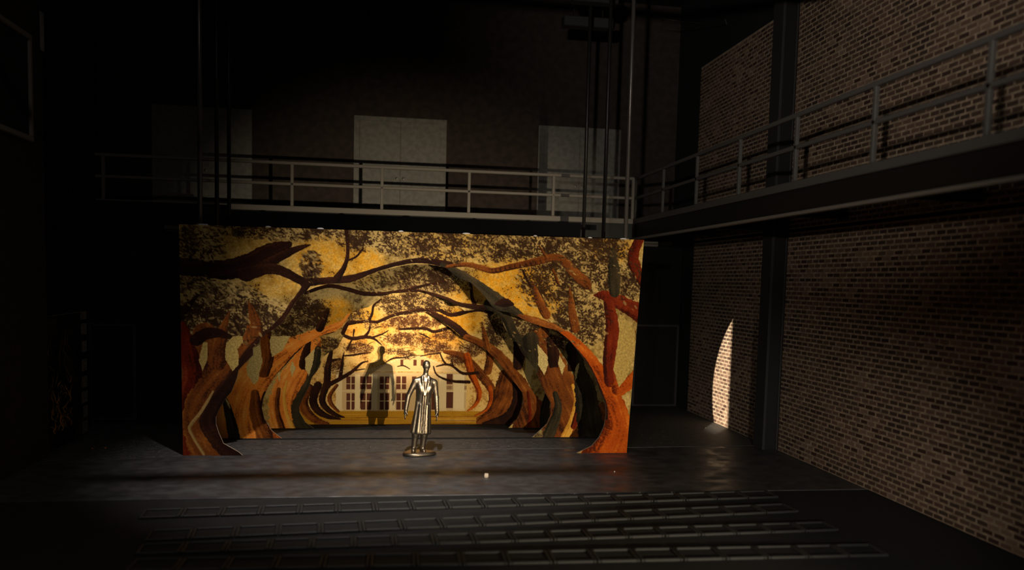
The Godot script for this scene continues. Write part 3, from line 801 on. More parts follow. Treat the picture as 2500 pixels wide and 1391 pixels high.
# short dabs of leaf and light over the clumps
func dabs(leaves: Array, count: int, size: float, lean: float, dark: Color, pale: Color) -> void:
	for k in count:
		var b: Array = leaves[rng.randi() % leaves.size()]
		var u := rng.randf_range(-1.35, 1.35)
		var v := rng.randf_range(-1.35, 1.35)
		if u * u + v * v > 1.8:
			continue
		var cx: float = (b[0] + u * b[2] - PX) * PPM
		var cy: float = (PY - b[1] - v * b[3]) * PPM
		var a := lean + rng.randf_range(-0.7, 0.7)
		var half := size * PPM * rng.randf_range(0.5, 1.3)
		var thin := half * rng.randf_range(0.28, 0.5)
		var c := dark.lerp(pale, rng.randf_range(0.6, 1.0) if rng.randf() < 0.30 else rng.randf() * 0.25)
		var alpha := rng.randf_range(0.35, 0.85)
		var ca := cos(a)
		var sa := sin(a)
		for j in range(maxi(int(cy - half) - 1, 0), mini(int(cy + half) + 2, PH)):
			for i in range(maxi(int(cx - half) - 1, 0), mini(int(cx + half) + 2, PW)):
				var p := ((i - cx) * ca + (j - cy) * sa) / half
				var q := (-(i - cx) * sa + (j - cy) * ca) / thin
				var cover := clampf((1.0 - p * p - q * q) * 2.0, 0.0, 1.0) * alpha
				if cover > 0.0:
					var at := (j * PW + i) * 3
					px[at] = int(lerpf(px[at], c.r * 255, cover))
					px[at + 1] = int(lerpf(px[at + 1], c.g * 255, cover))
					px[at + 2] = int(lerpf(px[at + 2], c.b * 255, cover))

func brush(style: String, q: Array) -> void:
	var inks: Array = INK[style]
	var shadow: Color = inks[0]
	var body: Color = inks[1]
	var light: Color = inks[2]
	var pts := []
	for k in range(0, q.size(), 3):
		pts.append(Vector3((q[k] - PX) * PPM, (PY - q[k + 1]) * PPM, q[k + 2] * 0.5 * PPM))
	# rounder than the given points
	var fine := []
	for k in pts.size() - 1:
		var p0: Vector3 = pts[maxi(k - 1, 0)]
		var p3: Vector3 = pts[mini(k + 2, pts.size() - 1)]
		for s in 4:
			fine.append(pts[k].cubic_interpolate(pts[k + 1], p0, p3, s / 4.0))
	fine.append(pts[-1])
	var along := 0.0
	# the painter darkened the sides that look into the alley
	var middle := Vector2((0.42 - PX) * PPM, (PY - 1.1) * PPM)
	for k in fine.size() - 1:
		var a := Vector2(fine[k].x, fine[k].y)
		var b := Vector2(fine[k + 1].x, fine[k + 1].y)
		var ra: float = fine[k].z
		var rb: float = fine[k + 1].z
		var d := b - a
		var length := d.length()
		if length < 0.01:
			continue
		var r := maxf(ra, rb) * 1.15 + 1.5
		for j in range(maxi(int(minf(a.y, b.y) - r), 0), mini(int(maxf(a.y, b.y) + r) + 1, PH)):
			for i in range(maxi(int(minf(a.x, b.x) - r), 0), mini(int(maxf(a.x, b.x) + r) + 1, PW)):
				var v := Vector2(i, j) - a
				var t := v.dot(d) / (length * length)
				if (t < 0.0 and k > 0) or (t > 1.0 and k < fine.size() - 2):
					# round the outside of the bend only
					if t < -0.6 or t > 1.6:
						continue
				t = clampf(t, 0.0, 1.0)
				var n := j * PW + i
				var rad := lerpf(ra, rb, t) * (0.84 + 0.22 * n_mid[n] / 255.0 + 0.10 * n_fine[n] / 255.0)
				var off := v - d * t
				var far := off.length()
				if far > rad + 0.8:
					continue
				var side := (d.x * v.y - d.y * v.x) / length / maxf(rad, 0.5)
				var s := absi(int((along + length * t) * 0.11)) % PW
				var streak := clampf((n_mid[(absi(int(side * (12.0 + rad * 0.9) + 140.0)) % PH) * PW + s] / 255.0 - 0.5) * 1.1 + 0.5, 0.0, 1.0)
				var grain := n_fine[n] / 255.0
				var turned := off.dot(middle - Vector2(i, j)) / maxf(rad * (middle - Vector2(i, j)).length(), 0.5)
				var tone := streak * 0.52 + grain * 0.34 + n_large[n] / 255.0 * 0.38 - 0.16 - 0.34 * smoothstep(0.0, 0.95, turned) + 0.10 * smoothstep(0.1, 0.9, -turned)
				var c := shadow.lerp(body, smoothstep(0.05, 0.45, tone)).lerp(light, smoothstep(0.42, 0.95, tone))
				var cover := clampf((rad + 0.7 - far) * 0.6, 0.0, 1.0)
				var at := n * 3
				px[at] = int(lerpf(px[at], c.r * 255, cover))
				px[at + 1] = int(lerpf(px[at + 1], c.g * 255, cover))
				px[at + 2] = int(lerpf(px[at + 2], c.b * 255, cover))
		along += length

func gap(flat: Array, color: Color) -> void:
	var poly := PackedVector2Array()
	var lo := Vector2(1e9, 1e9)
	var hi := -lo
	for k in range(0, flat.size(), 2):
		var p := Vector2((flat[k] - PX) * PPM, (PY - flat[k + 1]) * PPM)
		poly.append(p)
		lo = lo.min(p)
		hi = hi.max(p)
	for j in range(maxi(int(lo.y), 0), mini(int(hi.y) + 1, PH)):
		for i in range(maxi(int(lo.x), 0), mini(int(hi.x) + 1, PW)):
			var n := j * PW + i
			if Geometry2D.is_point_in_polygon(Vector2(i + n_mid[n] / 64.0 - 2.0, j), poly):
				var c := color * (0.80 + 0.35 * n_fine[n] / 255.0)
				px[n * 3] = clampi(int(c.r * 255), 0, 255)
				px[n * 3 + 1] = clampi(int(c.g * 255), 0, 255)
				px[n * 3 + 2] = clampi(int(c.b * 255), 0, 255)

func patch(x0: float, y0: float, x1: float, y1: float, color: Color, rough := 0.12) -> void:
	for j in range(maxi(int((PY - y1) * PPM), 0), mini(maxi(int((PY - y0) * PPM), int((PY - y1) * PPM) + 1), PH)):
		for i in range(maxi(int((x0 - PX) * PPM), 0), mini(maxi(int((x1 - PX) * PPM), int((x0 - PX) * PPM) + 1), PW)):
			var n := j * PW + i
			var c := color * (1.0 - rough + 2.0 * rough * n_fine[n] / 255.0)
			px[n * 3] = clampi(int(c.r * 255), 0, 255)
			px[n * 3 + 1] = clampi(int(c.g * 255), 0, 255)
			px[n * 3 + 2] = clampi(int(c.b * 255), 0, 255)

func print_material(called: String) -> StandardMaterial3D:
	var m := paint(called, Color.WHITE, 0.8, 0.0, 0.2)
	m.albedo_texture = ImageTexture.create_from_image(Image.create_from_data(PW, PH, false, Image.FORMAT_RGB8, px))
	m.texture_repeat = false
	return m

# a board of card standing at z = 0 of its node: printed front, raw cut edges, plain back
func board(o: Node3D, outline: PackedVector2Array, thick: float, front: Material) -> void:
	var tris := Geometry2D.triangulate_polygon(outline)
	var face_tool := SurfaceTool.new()
	face_tool.begin(Mesh.PRIMITIVE_TRIANGLES)
	var back := SurfaceTool.new()
	back.begin(Mesh.PRIMITIVE_TRIANGLES)
	for k in range(0, tris.size(), 3):
		var q := [outline[tris[k]], outline[tris[k + 1]], outline[tris[k + 2]]]
		if (q[1] - q[0]).cross(q[2] - q[0]) > 0:
			q.reverse()
		for p in q:
			face_tool.set_normal(Vector3.BACK)
			face_tool.set_uv(Vector2((p.x - PX) * PPM / PW, (PY - p.y) * PPM / PH))
			face_tool.add_vertex(Vector3(p.x, p.y, 0))
		q.reverse()
		for p in q:
			back.set_normal(Vector3.FORWARD)
			back.add_vertex(Vector3(p.x, p.y, -thick))
	put(o, "painted_face", face_tool.commit(), front).set_meta("label", "printed painting of oak trunks, boughs and leaves")
	put(o, "board_back", back.commit(), M.card_back)
	var rim := SurfaceTool.new()
	rim.begin(Mesh.PRIMITIVE_TRIANGLES)
	rim.set_smooth_group(-1)
	var clockwise := Geometry2D.is_polygon_clockwise(outline)
	for k in outline.size():
		var a := outline[k]
		var b := outline[(k + 1) % outline.size()]
		var q := [Vector3(a.x, a.y, 0), Vector3(b.x, b.y, 0), Vector3(b.x, b.y, -thick), Vector3(a.x, a.y, -thick)]
		if clockwise:
			q.reverse()
		for i in [0, 1, 2, 0, 2, 3]:
			rim.add_vertex(q[i])
	rim.generate_normals()
	put(o, "cut_edge", rim.commit(), M.card)

func arch_outline(corners: Array, inner: Array) -> PackedVector2Array:
	var poly := PackedVector2Array()
	for c in corners:
		poly.append(c)
	for k in range(inner.size() - 2, -1, -2):
		poly.append(Vector2(inner[k], inner[k + 1]))
	return poly

func hang(o: Node3D, top: float, xs: Array, batten: Array, m: Material) -> void:
	var bar := put(o, "batten", tube([Vector3(batten[0], top - 0.07, -0.12), Vector3(batten[1], top - 0.07, -0.12)], 0.055, 12), m)
	bar.set_meta("label", "grey metal batten")
	for x in xs:
		put(o, "hanging_pole", tube([Vector3(x, top - 0.07, -0.12), Vector3(x, CEILING_Y, -0.12)], 0.042, 10), m)
		put(o, "pole_clamp", block(Vector3(0.15, 0.13, 0.14), 0.02), m, Vector3(x, top - 0.03, -0.13))

func flats() -> void:
	var straw := Color(0.78, 0.655, 0.395)
	var olive := Color(0.57, 0.455, 0.225)
	var amber := Color(0.85, 0.575, 0.10)
	var leaf := Color(0.165, 0.098, 0.060)
	# --- the front arch
	wash(-4.05, 4.34, 8.90, 4.36, 150.0, 0.075, 100, LEAVES_A, GOLD_A, straw, olive, amber, leaf)
	dabs(LEAVES_A, 2600, 0.055, 0.5, leaf, straw)
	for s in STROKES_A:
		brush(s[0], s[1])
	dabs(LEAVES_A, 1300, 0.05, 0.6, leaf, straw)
	for g in GAPS_A:
		gap(g, Color(0.74, 0.62, 0.34))
	var a := thing("painted_arch_flat", "large front arch flat painted with oak trunks, hanging from two poles", "scenery", Vector3(0, 0, 0), "painted oak arch flats")
	board(a, arch_outline([Vector2(-3.975, 0), Vector2(-4.024, 4.294), Vector2(4.80, 4.294), Vector2(4.602, 0)], ARCH_A), 0.045, print_material("oak arch print"))
	hang(a, 4.294, [-3.68, 4.45], [-4.3, 5.12], M.pole)
	for d in [[-3.62, 0.16], [-3.55, 0.07], [-2.45, 0.11], [-1.5, 0.13], [0.0, 0.10], [1.25, 0.16], [2.6, 0.08], [3.7, 0.09], [4.38, 0.15]]:
		put(a, "glue_dab", lathe([[0.5, 0.0], [0.48, 0.14], [0.3, 0.26], [0.0, 0.30]], 10), M.glue, Vector3(d[0], 4.293, -0.022)).scale = Vector3(d[1], 0.09, 0.05)
	# --- the second arch
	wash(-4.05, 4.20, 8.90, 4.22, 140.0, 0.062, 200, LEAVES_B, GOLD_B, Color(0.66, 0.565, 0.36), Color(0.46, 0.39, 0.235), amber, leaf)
	dabs(LEAVES_B, 1200, 0.045, 0.5, leaf, straw)
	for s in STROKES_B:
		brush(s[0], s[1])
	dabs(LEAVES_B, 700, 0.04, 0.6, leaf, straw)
	for g in GAPS_B:
		gap(g, Color(0.84, 0.74, 0.48))
	var b := thing("painted_arch_flat", "second arch flat with bright orange painted trunks, behind the front arch", "scenery", Vector3(0, 0, -1.6), "painted oak arch flats")
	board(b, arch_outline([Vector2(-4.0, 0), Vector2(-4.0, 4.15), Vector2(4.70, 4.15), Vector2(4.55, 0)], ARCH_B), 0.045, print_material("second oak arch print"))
	put(b, "base_shadow_strip", block(Vector3(8.4, 0.012, 0.10), 0.002), M.black, Vector3(0.3, 0.0125, 0.055))  # black strip stands in for the shadow at the foot of this arch
	hang(b, 4.15, [-3.69, 4.42], [-4.2, 4.9], M.pole_dark)
	# --- the third arch
	wash(-3.85, 4.10, 8.50, 4.12, 140.0, 0.046, 300, LEAVES_C, GOLD_C, straw, olive, amber, leaf)
	dabs(LEAVES_C, 1000, 0.032, 0.5, leaf, straw)
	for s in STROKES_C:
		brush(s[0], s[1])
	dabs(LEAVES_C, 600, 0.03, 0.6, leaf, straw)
	for g in GAPS_C:
		gap(g, Color(0.84, 0.74, 0.48))
	var c := thing("painted_arch_flat", "third and smallest arch flat with brown painted trunks, just before the drop", "scenery", Vector3(0, 0, -2.75), "painted oak arch flats")
	board(c, arch_outline([Vector2(-3.8, 0), Vector2(-3.8, 4.05), Vector2(4.6, 4.05), Vector2(4.4, 0)], ARCH_C), 0.04, print_material("third oak arch print"))
	put(c, "base_shadow_strip", block(Vector3(8.0, 0.012, 0.15), 0.002), M.black, Vector3(0.3, 0.0125, 0.08))  # shadow along the foot of the third arch, built as a black strip
	hang(c, 4.05, [-3.66, 4.25], [-3.9, 4.7], M.pole_dark)
	# --- the drop with the white mansion
	wash(-3.3, 4.0, 7.0, 4.02, 150.0, 0.030, 400, LEAVES_D, GOLD_D, Color(0.88, 0.72, 0.43), Color(0.77, 0.57, 0.28), Color(0.88, 0.59, 0.17), Color(0.27, 0.15, 0.085))
	var cream := {"wall": Color(0.80, 0.67, 0.47), "gable": Color(0.84, 0.70, 0.48), "trim": Color(0.88, 0.77, 0.57), "pane": Color(0.36, 0.20, 0.14), "column": Color(0.90, 0.80, 0.60), "lawn": Color(0.70, 0.50, 0.12), "brown": Color(0.40, 0.24, 0.10)}
	for r in MANSION:
		if r[0] == "gable":
			roof(r, cream.gable, cream.trim)
		else:
			patch(r[1], r[2], r[3], r[4], cream[r[0]], 0.22 if r[0] == "lawn" else 0.06)
	for k in 26:
		brush(["line_gold", "bark_brown", "line_pale"][k % 3], lawn_line(k))
	twigs()
	dabs(LEAVES_D, 1500, 0.022, 0.5, leaf, straw)
	for s in STROKES_D:
		brush(s[0], s[1])
	dabs(LEAVES_D, 500, 0.02, 0.6, leaf, straw)
	var d := thing("painted_drop", "painted drop of a white columned mansion at the end of an oak alley", "scenery", Vector3(0, 0, -3.25))
	board(d, PackedVector2Array([Vector2(-3.2, 0.0), Vector2(-3.2, 3.95), Vector2(3.6, 3.95), Vector2(3.6, 0.0)]), 0.03, print_material("mansion print"))
	d.get_node("painted_face").set_meta("label", "printed painting of a white mansion under oak boughs")
	put(d, "base_shadow_strip", block(Vector3(6.8, 0.012, 0.42), 0.002), M.black, Vector3(0.2, 0.0125, 0.22))  # black base of the drop, also carrying the dark shade before it
	put(d, "batten", tube([Vector3(-3.25, 3.9, -0.08), Vector3(3.65, 3.9, -0.08)], 0.05, 12), M.pole_dark)

func lawn_line(k: int) -> Array:
	var x := rng.randf_range(-2.0, 2.2)
	var y := rng.randf_range(0.0, 0.26)
	var w := rng.randf_range(0.4, 1.6)
	return [x, y, 0.006, x + w * 0.5, y + rng.randf_range(-0.01, 0.01), rng.randf_range(0.008, 0.02), x + w, y, 0.004]

func roof(r: Array, color: Color, trim: Color) -> void:
	var mid: float = (r[1] + r[3]) / 2
	var rows := 14
	for k in rows:
		var t := float(k) / rows
		var half: float = (r[3] - r[1]) / 2 * (1.0 - t * 0.85)
		var y: float = lerpf(r[2], r[4], t)
		var up: float = (r[4] - r[2]) / rows
		patch(mid - half, y, mid + half, y + up + 0.01, color, 0.06)
		patch(mid - half, y, mid - half + 0.05, y + up + 0.01, trim, 0.05)
		patch(mid + half - 0.05, y, mid + half, y + up + 0.01, trim, 0.05)

# fine twigs among the leaves over the mansion
func twigs() -> void:
	for k in 60:
		var b: Array = LEAVES_D[k % LEAVES_D.size()]
		var x: float = b[0] + rng.randf_range(-1, 1) * b[2]
		var y: float = b[1] + rng.randf_range(-0.8, 0.8) * b[3]
		var dx := rng.randf_range(-0.25, 0.25)
		var dy := rng.randf_range(-0.06, 0.10)
		brush("bark_dark", [x, y, 0.016, x + dx * 0.5, y + dy * 0.7, 0.012, x + dx, y + dy, 0.005])

# ------------------------------------------------------------------ the figurine
var field := PackedFloat32Array()
var GN := Vector3i.ZERO
var GO := Vector3.ZERO
var CELL := 0.0098

func add_bone(a: Vector3, b: Vector3, ra: float, rb: float, blend := 0.03, flat := 1.0, cut := -9.0, carve := false) -> void:
	var r := maxf(ra, rb)
	var lo := a.min(b) - Vector3(r, r, r / flat) - Vector3.ONE * (blend + CELL * 2)
	var hi := a.max(b) + Vector3(r, r, r / flat) + Vector3.ONE * (blend + CELL * 2)
	var i0 := Vector3i(((lo - GO) / CELL).floor()).clamp(Vector3i.ZERO, GN - Vector3i.ONE)
	var i1 := Vector3i(((hi - GO) / CELL).ceil()).clamp(Vector3i.ZERO, GN - Vector3i.ONE)
	var s := Vector3(1, 1, flat)
	var a2 := a * s
	var ab := (b - a) * s
	var len2 := maxf(ab.length_squared(), 1e-9)
	for z in range(i0.z, i1.z + 1):
		for y in range(i0.y, i1.y + 1):
			var at := (z * GN.y + y) * GN.x
			for x in range(i0.x, i1.x + 1):
				var p := GO + Vector3(x, y, z) * CELL
				var q := p * s - a2
				var t := clampf(q.dot(ab) / len2, 0.0, 1.0)
				var d := (q - ab * t).length() - lerpf(ra, rb, t)
				if cut > -9.0:
					d = maxf(d, cut - p.y)
				var old := field[at + x]
				if carve:
					field[at + x] = maxf(old, -d)
				else:
					var h := maxf(blend - absf(d - old), 0.0) / blend
					field[at + x] = minf(d, old) - h * h * blend * 0.25

func figurine() -> void:
	var o := thing("metal_figurine", "pewter figurine of a man in a long coat standing under the arch", "figurine", Vector3(0.405, 0, 0.06))
	# base: an uneven oval puddle of metal
	var st := SurfaceTool.new()
	st.begin(Mesh.PRIMITIVE_TRIANGLES)
	var rings := [[0.92, 0.0], [1.0, 0.02], [1.0, 0.045], [0.93, 0.066], [0.75, 0.072], [0.4, 0.078], [0.0, 0.08]]
	var sides := 40
	for k in rings.size() - 1:
		for j in sides:
			var q := []
			for c in [[k, j], [k, j + 1], [k + 1, j + 1], [k + 1, j]]:
				var t: float = TAU * c[1] / sides
				var wob := 1.0 + 0.07 * sin(t * 2.0 + 0.6) + 0.05 * sin(t * 3.0 + 2.0)
				q.append(Vector3(cos(t) * 0.31 * wob * rings[c[0]][0], rings[c[0]][1], -sin(t) * 0.235 * wob * rings[c[0]][0]))
			for v in [q[0], q[2], q[1], q[0], q[3], q[2]]:
				st.add_vertex(v)
	st.generate_normals()
	put(o, "base", st.commit(), M.pewter)
	# body as one surface
	GO = Vector3(-0.46, -0.03, -0.22)
	GN = Vector3i(96, 192, 46)
	field.resize(GN.x * GN.y * GN.z)
	field.fill(1.0)
	# legs and shoes
	for s in [-1, 1]:
		var hip := Vector3(0.085 * s, 0.55, 0)
		var knee := Vector3(0.085 * s - 0.012, 0.34, 0.015)
		var ankle := Vector3(0.085 * s - 0.02, 0.06, -0.01)
		add_bone(hip, knee, 0.085, 0.068)
		add_bone(knee, ankle, 0.068, 0.048)
		add_bone(ankle + Vector3(0, -0.025, -0.03), ankle + Vector3(0.02 * s, -0.03, 0.11), 0.042, 0.036, 0.03)
	# coat, flat from front to back and cut straight at the hem
	add_bone(Vector3(0, 1.18, 0), Vector3(0, 0.90, 0), 0.162, 0.138, 0.04, 1.35)
	add_bone(Vector3(0, 0.95, 0), Vector3(-0.005, 0.30, 0.0), 0.142, 0.215, 0.04, 1.30, 0.375)
	add_bone(Vector3(-0.075, 1.31, 0.0), Vector3(0.075, 1.31, 0.0), 0.112, 0.112, 0.05, 1.25)
	add_bone(Vector3(-0.155, 1.385, -0.01), Vector3(0.0, 1.435, -0.01), 0.050, 0.066, 0.05)
	add_bone(Vector3(0.155, 1.385, -0.01), Vector3(0.0, 1.435, -0.01), 0.050, 0.066, 0.05)
	add_bone(Vector3(-0.09, 1.27, 0.06), Vector3(-0.06, 1.2, 0.07), 0.06, 0.05, 0.05)
	add_bone(Vector3(0.09, 1.27, 0.06), Vector3(0.06, 1.2, 0.07), 0.06, 0.05, 0.05)
	# coat folds
	for f in [[-0.12, 0.95, -0.165, 0.40, 0.09], [-0.06, 0.92, -0.08, 0.40, 0.135], [0.07, 0.92, 0.09, 0.40, 0.135], [0.12, 0.95, 0.155, 0.40, 0.09]]:
		add_bone(Vector3(f[0], f[1], f[4] * 0.75), Vector3(f[2], f[3], f[4]), 0.020, 0.034, 0.045, 1.0, 0.375)
	# lapels, collar and coat edge
	for s in [-1, 1]:
		add_bone(Vector3(0.066 * s, 1.475, 0.03), Vector3(0.060 * s, 1.38, 0.095), 0.022, 0.024, 0.02)
		add_bone(Vector3(0.060 * s, 1.38, 0.095), Vector3(0.012 * s, 1.13, 0.122), 0.022, 0.014, 0.02)
		add_bone(Vector3(0.022 * s, 1.12, 0.118), Vector3(0.028 * s, 0.38, 0.158), 0.015, 0.020, 0.02, 1.0, 0.375)
	# arms
	for s in [-1, 1]:
		var wide := 1.0 if s < 0 else 0.86
		var shoulder := Vector3(0.185 * s, 1.365, -0.01)
		var elbow := Vector3(0.295 * s * wide, 1.07, -0.035)
		var wrist := Vector3(0.325 * s * wide, 0.82, 0.02)
		add_bone(shoulder, elbow, 0.062, 0.049, 0.03)
		add_bone(elbow, wrist, 0.049, 0.041, 0.02)
		var palm := wrist + Vector3(0.004 * s, -0.085, 0.012)
		add_bone(wrist, palm, 0.032, 0.036, 0.02, 1.0)
		for f in 4:
			var root := palm + Vector3(0.004 * s, -0.022, (f - 1.5) * 0.0195)
			var reach: float = [0.045, 0.055, 0.052, 0.038][f]
			var knuckle := root + Vector3(0.004 * s, -reach, 0.004)
			add_bone(root, knuckle, 0.011, 0.010, 0.006)
			add_bone(knuckle, knuckle + Vector3(-0.014 * s, -reach * 0.7, 0.004), 0.010, 0.009, 0.006)
		var thumb := palm + Vector3(-0.012 * s, 0.03, 0.03)
		add_bone(thumb, thumb + Vector3(-0.016 * s, -0.035, 0.022), 0.013, 0.011, 0.01)
		add_bone(thumb + Vector3(-0.016 * s, -0.035, 0.022), thumb + Vector3(-0.018 * s, -0.068, 0.022), 0.011, 0.009, 0.008)
	# neck and head
	add_bone(Vector3(0, 1.40, -0.015), Vector3(0, 1.60, 0.0), 0.056, 0.046, 0.03)
	add_bone(Vector3(0, 1.665, -0.005), Vector3(0, 1.715, -0.012), 0.064, 0.070, 0.03, 0.84)
	add_bone(Vector3(0, 1.602, 0.028), Vector3(0, 1.67, 0.022), 0.040, 0.054, 0.03)
	add_bone(Vector3(0, 1.682, 0.070), Vector3(0, 1.652, 0.082), 0.009, 0.013, 0.012)
	add_bone(Vector3(-0.032, 1.70, 0.060), Vector3(0.032, 1.70, 0.060), 0.013, 0.013, 0.015)
	add_bone(Vector3(-0.018, 1.618, 0.064), Vector3(0.018, 1.618, 0.064), 0.009, 0.009, 0.012)
	for s in [-1, 1]:
		add_bone(Vector3(0.067 * s, 1.682, -0.006), Vector3(0.064 * s, 1.648, 0.0), 0.014, 0.011, 0.01)
		add_bone(Vector3(0.026 * s, 1.680, 0.076), Vector3(0.029 * s, 1.680, 0.076), 0.010, 0.010, 0.01, 1.0, -9.0, true)
	# the opening of the coat
	add_bone(Vector3(0.0, 1.10, 0.150), Vector3(0.0, 0.36, 0.185), 0.010, 0.014, 0.01, 1.0, -9.0, true)
	var body := put(o, "body", net(), M.pewter, Vector3(0, 0.066, 0))
	body.rotation.z = -0.072
	body.rotation.y = 0.10

# surface nets over the field
func net() -> ArrayMesh:
	var index := PackedInt32Array()
	index.resize(field.size())
	index.fill(-1)
	var pts := PackedVector3Array()
	var sx := 1
	var sy := GN.x
	var sz := GN.x * GN.y
	var corner := [0, sx, sy, sx + sy, sz, sz + sx, sz + sy, sz + sx + sy]
	var offset := [Vector3(0, 0, 0), Vector3(1, 0, 0), Vector3(0, 1, 0), Vector3(1, 1, 0), Vector3(0, 0, 1), Vector3(1, 0, 1), Vector3(0, 1, 1), Vector3(1, 1, 1)]
	var edges := [[0, 1], [2, 3], [4, 5], [6, 7], [0, 2], [1, 3], [4, 6], [5, 7], [0, 4], [1, 5], [2, 6], [3, 7]]
	for z in GN.z - 1:
		for y in GN.y - 1:
			var at := z * sz + y * sy
			for x in GN.x - 1:
				var k := at + x
				if absf(field[k]) > CELL * 2.5:
					continue
				var inside := 0
				for c in 8:
					if field[k + corner[c]] < 0.0:
						inside += 1
				if inside == 0 or inside == 8:
					continue
				var sum := Vector3.ZERO
				var count := 0
				for e in edges:
					var a := field[k + corner[e[0]]]
					var b := field[k + corner[e[1]]]
					if (a < 0.0) != (b < 0.0):
						sum += offset[e[0]].lerp(offset[e[1]], a / (a - b))
						count += 1
				index[k] = pts.size()
				pts.append(GO + (Vector3(x, y, z) + sum / count) * CELL)
	var tris := PackedInt32Array()
	for z in range(1, GN.z - 1):
		for y in range(1, GN.y - 1):
			var at := z * sz + y * sy
			for x in range(1, GN.x - 1):
				var k := at + x
				if index[k] < 0:
					continue
				for axis in [[sx, sy, sz], [sy, sz, sx], [sz, sx, sy]]:
					var a := field[k]
					var b := field[k + axis[0]]
					if (a < 0.0) == (b < 0.0):
						continue
					var q := [index[k], index[k - axis[1]], index[k - axis[1] - axis[2]], index[k - axis[2]]]
					if q.min() < 0:
						continue
					if a < 0.0:
						tris.append_array([q[0], q[2], q[1], q[0], q[3], q[2]])
					else:
						tris.append_array([q[0], q[1], q[2], q[0], q[2], q[3]])
	var nor := PackedVector3Array()
	nor.resize(pts.size())
	for k in range(0, tris.size(), 3):
		var n := -(pts[tris[k + 1]] - pts[tris[k]]).cross(pts[tris[k + 2]] - pts[tris[k]])
		for i in 3:
			nor[tris[k + i]] += n
	for k in nor.size():
		nor[k] = nor[k].normalized()
	var arrays := []
	arrays.resize(Mesh.ARRAY_MAX)
	arrays[Mesh.ARRAY_VERTEX] = pts
	arrays[Mesh.ARRAY_NORMAL] = nor
	arrays[Mesh.ARRAY_INDEX] = tris
	var m := ArrayMesh.new()
	m.add_surface_from_arrays(Mesh.PRIMITIVE_TRIANGLES, arrays)
	return m

# ------------------------------------------------------------------ rows of seat frames on the auditorium floor
func seat_frames() -> void:
	var names := ["in the row next to the stage edge", "in the second row from the stage edge", "in the third row from the stage edge", "in the fourth row from the stage edge"]
	for k in SEAT_ROWS.size():
		var r: Array = SEAT_ROWS[k]
		var n: int = r[8]
		var fl := Vector3(r[0], 0, r[1])
		var bl := Vector3(r[2], 0, r[3])
		var fr := Vector3(r[4], 0, r[5])
		var br := Vector3(r[6], 0, r[7])
		var deep := ((fl - bl).length() + (fr - br).length()) / 2
		var wide := (fr - fl).length() / n
		var turn := -atan2(fr.z - fl.z, fr.x - fl.x)
		var first: Node3D = null
		for i in n:
			var t := (i + 0.5) / n
			var mid := (fl.lerp(fr, t) + bl.lerp(br, t)) / 2
			var label := "empty square grey seat frame " + str(names[k])
			var o: Node3D
			if first == null:
				o = thing("seat_frame", label, "seat frame", Vector3(mid.x, -0.015, mid.z), "seat frames in rows on the black floor")
				put(o, "seat_pad", block(Vector3(wide - 0.10, 0.016, deep - 0.10), 0.004), M.house, Vector3(0, 0.009, 0))
				for s in [-1, 1]:
					put(o, "rim", block(Vector3(0.036, 0.04, deep - 0.02), 0.01), M.seat, Vector3(s * (wide / 2 - 0.026), 0.021, 0))
					put(o, "rim", block(Vector3(wide - 0.09, 0.04, 0.036), 0.01), M.seat, Vector3(0, 0.021, s * (deep / 2 - 0.028)))
				first = o
			else:
				o = first.duplicate()
				o.name = numbered("seat_frame")
				add_child(o)
				o.position = Vector3(mid.x, -0.015, mid.z)
			o.rotation.y = turn

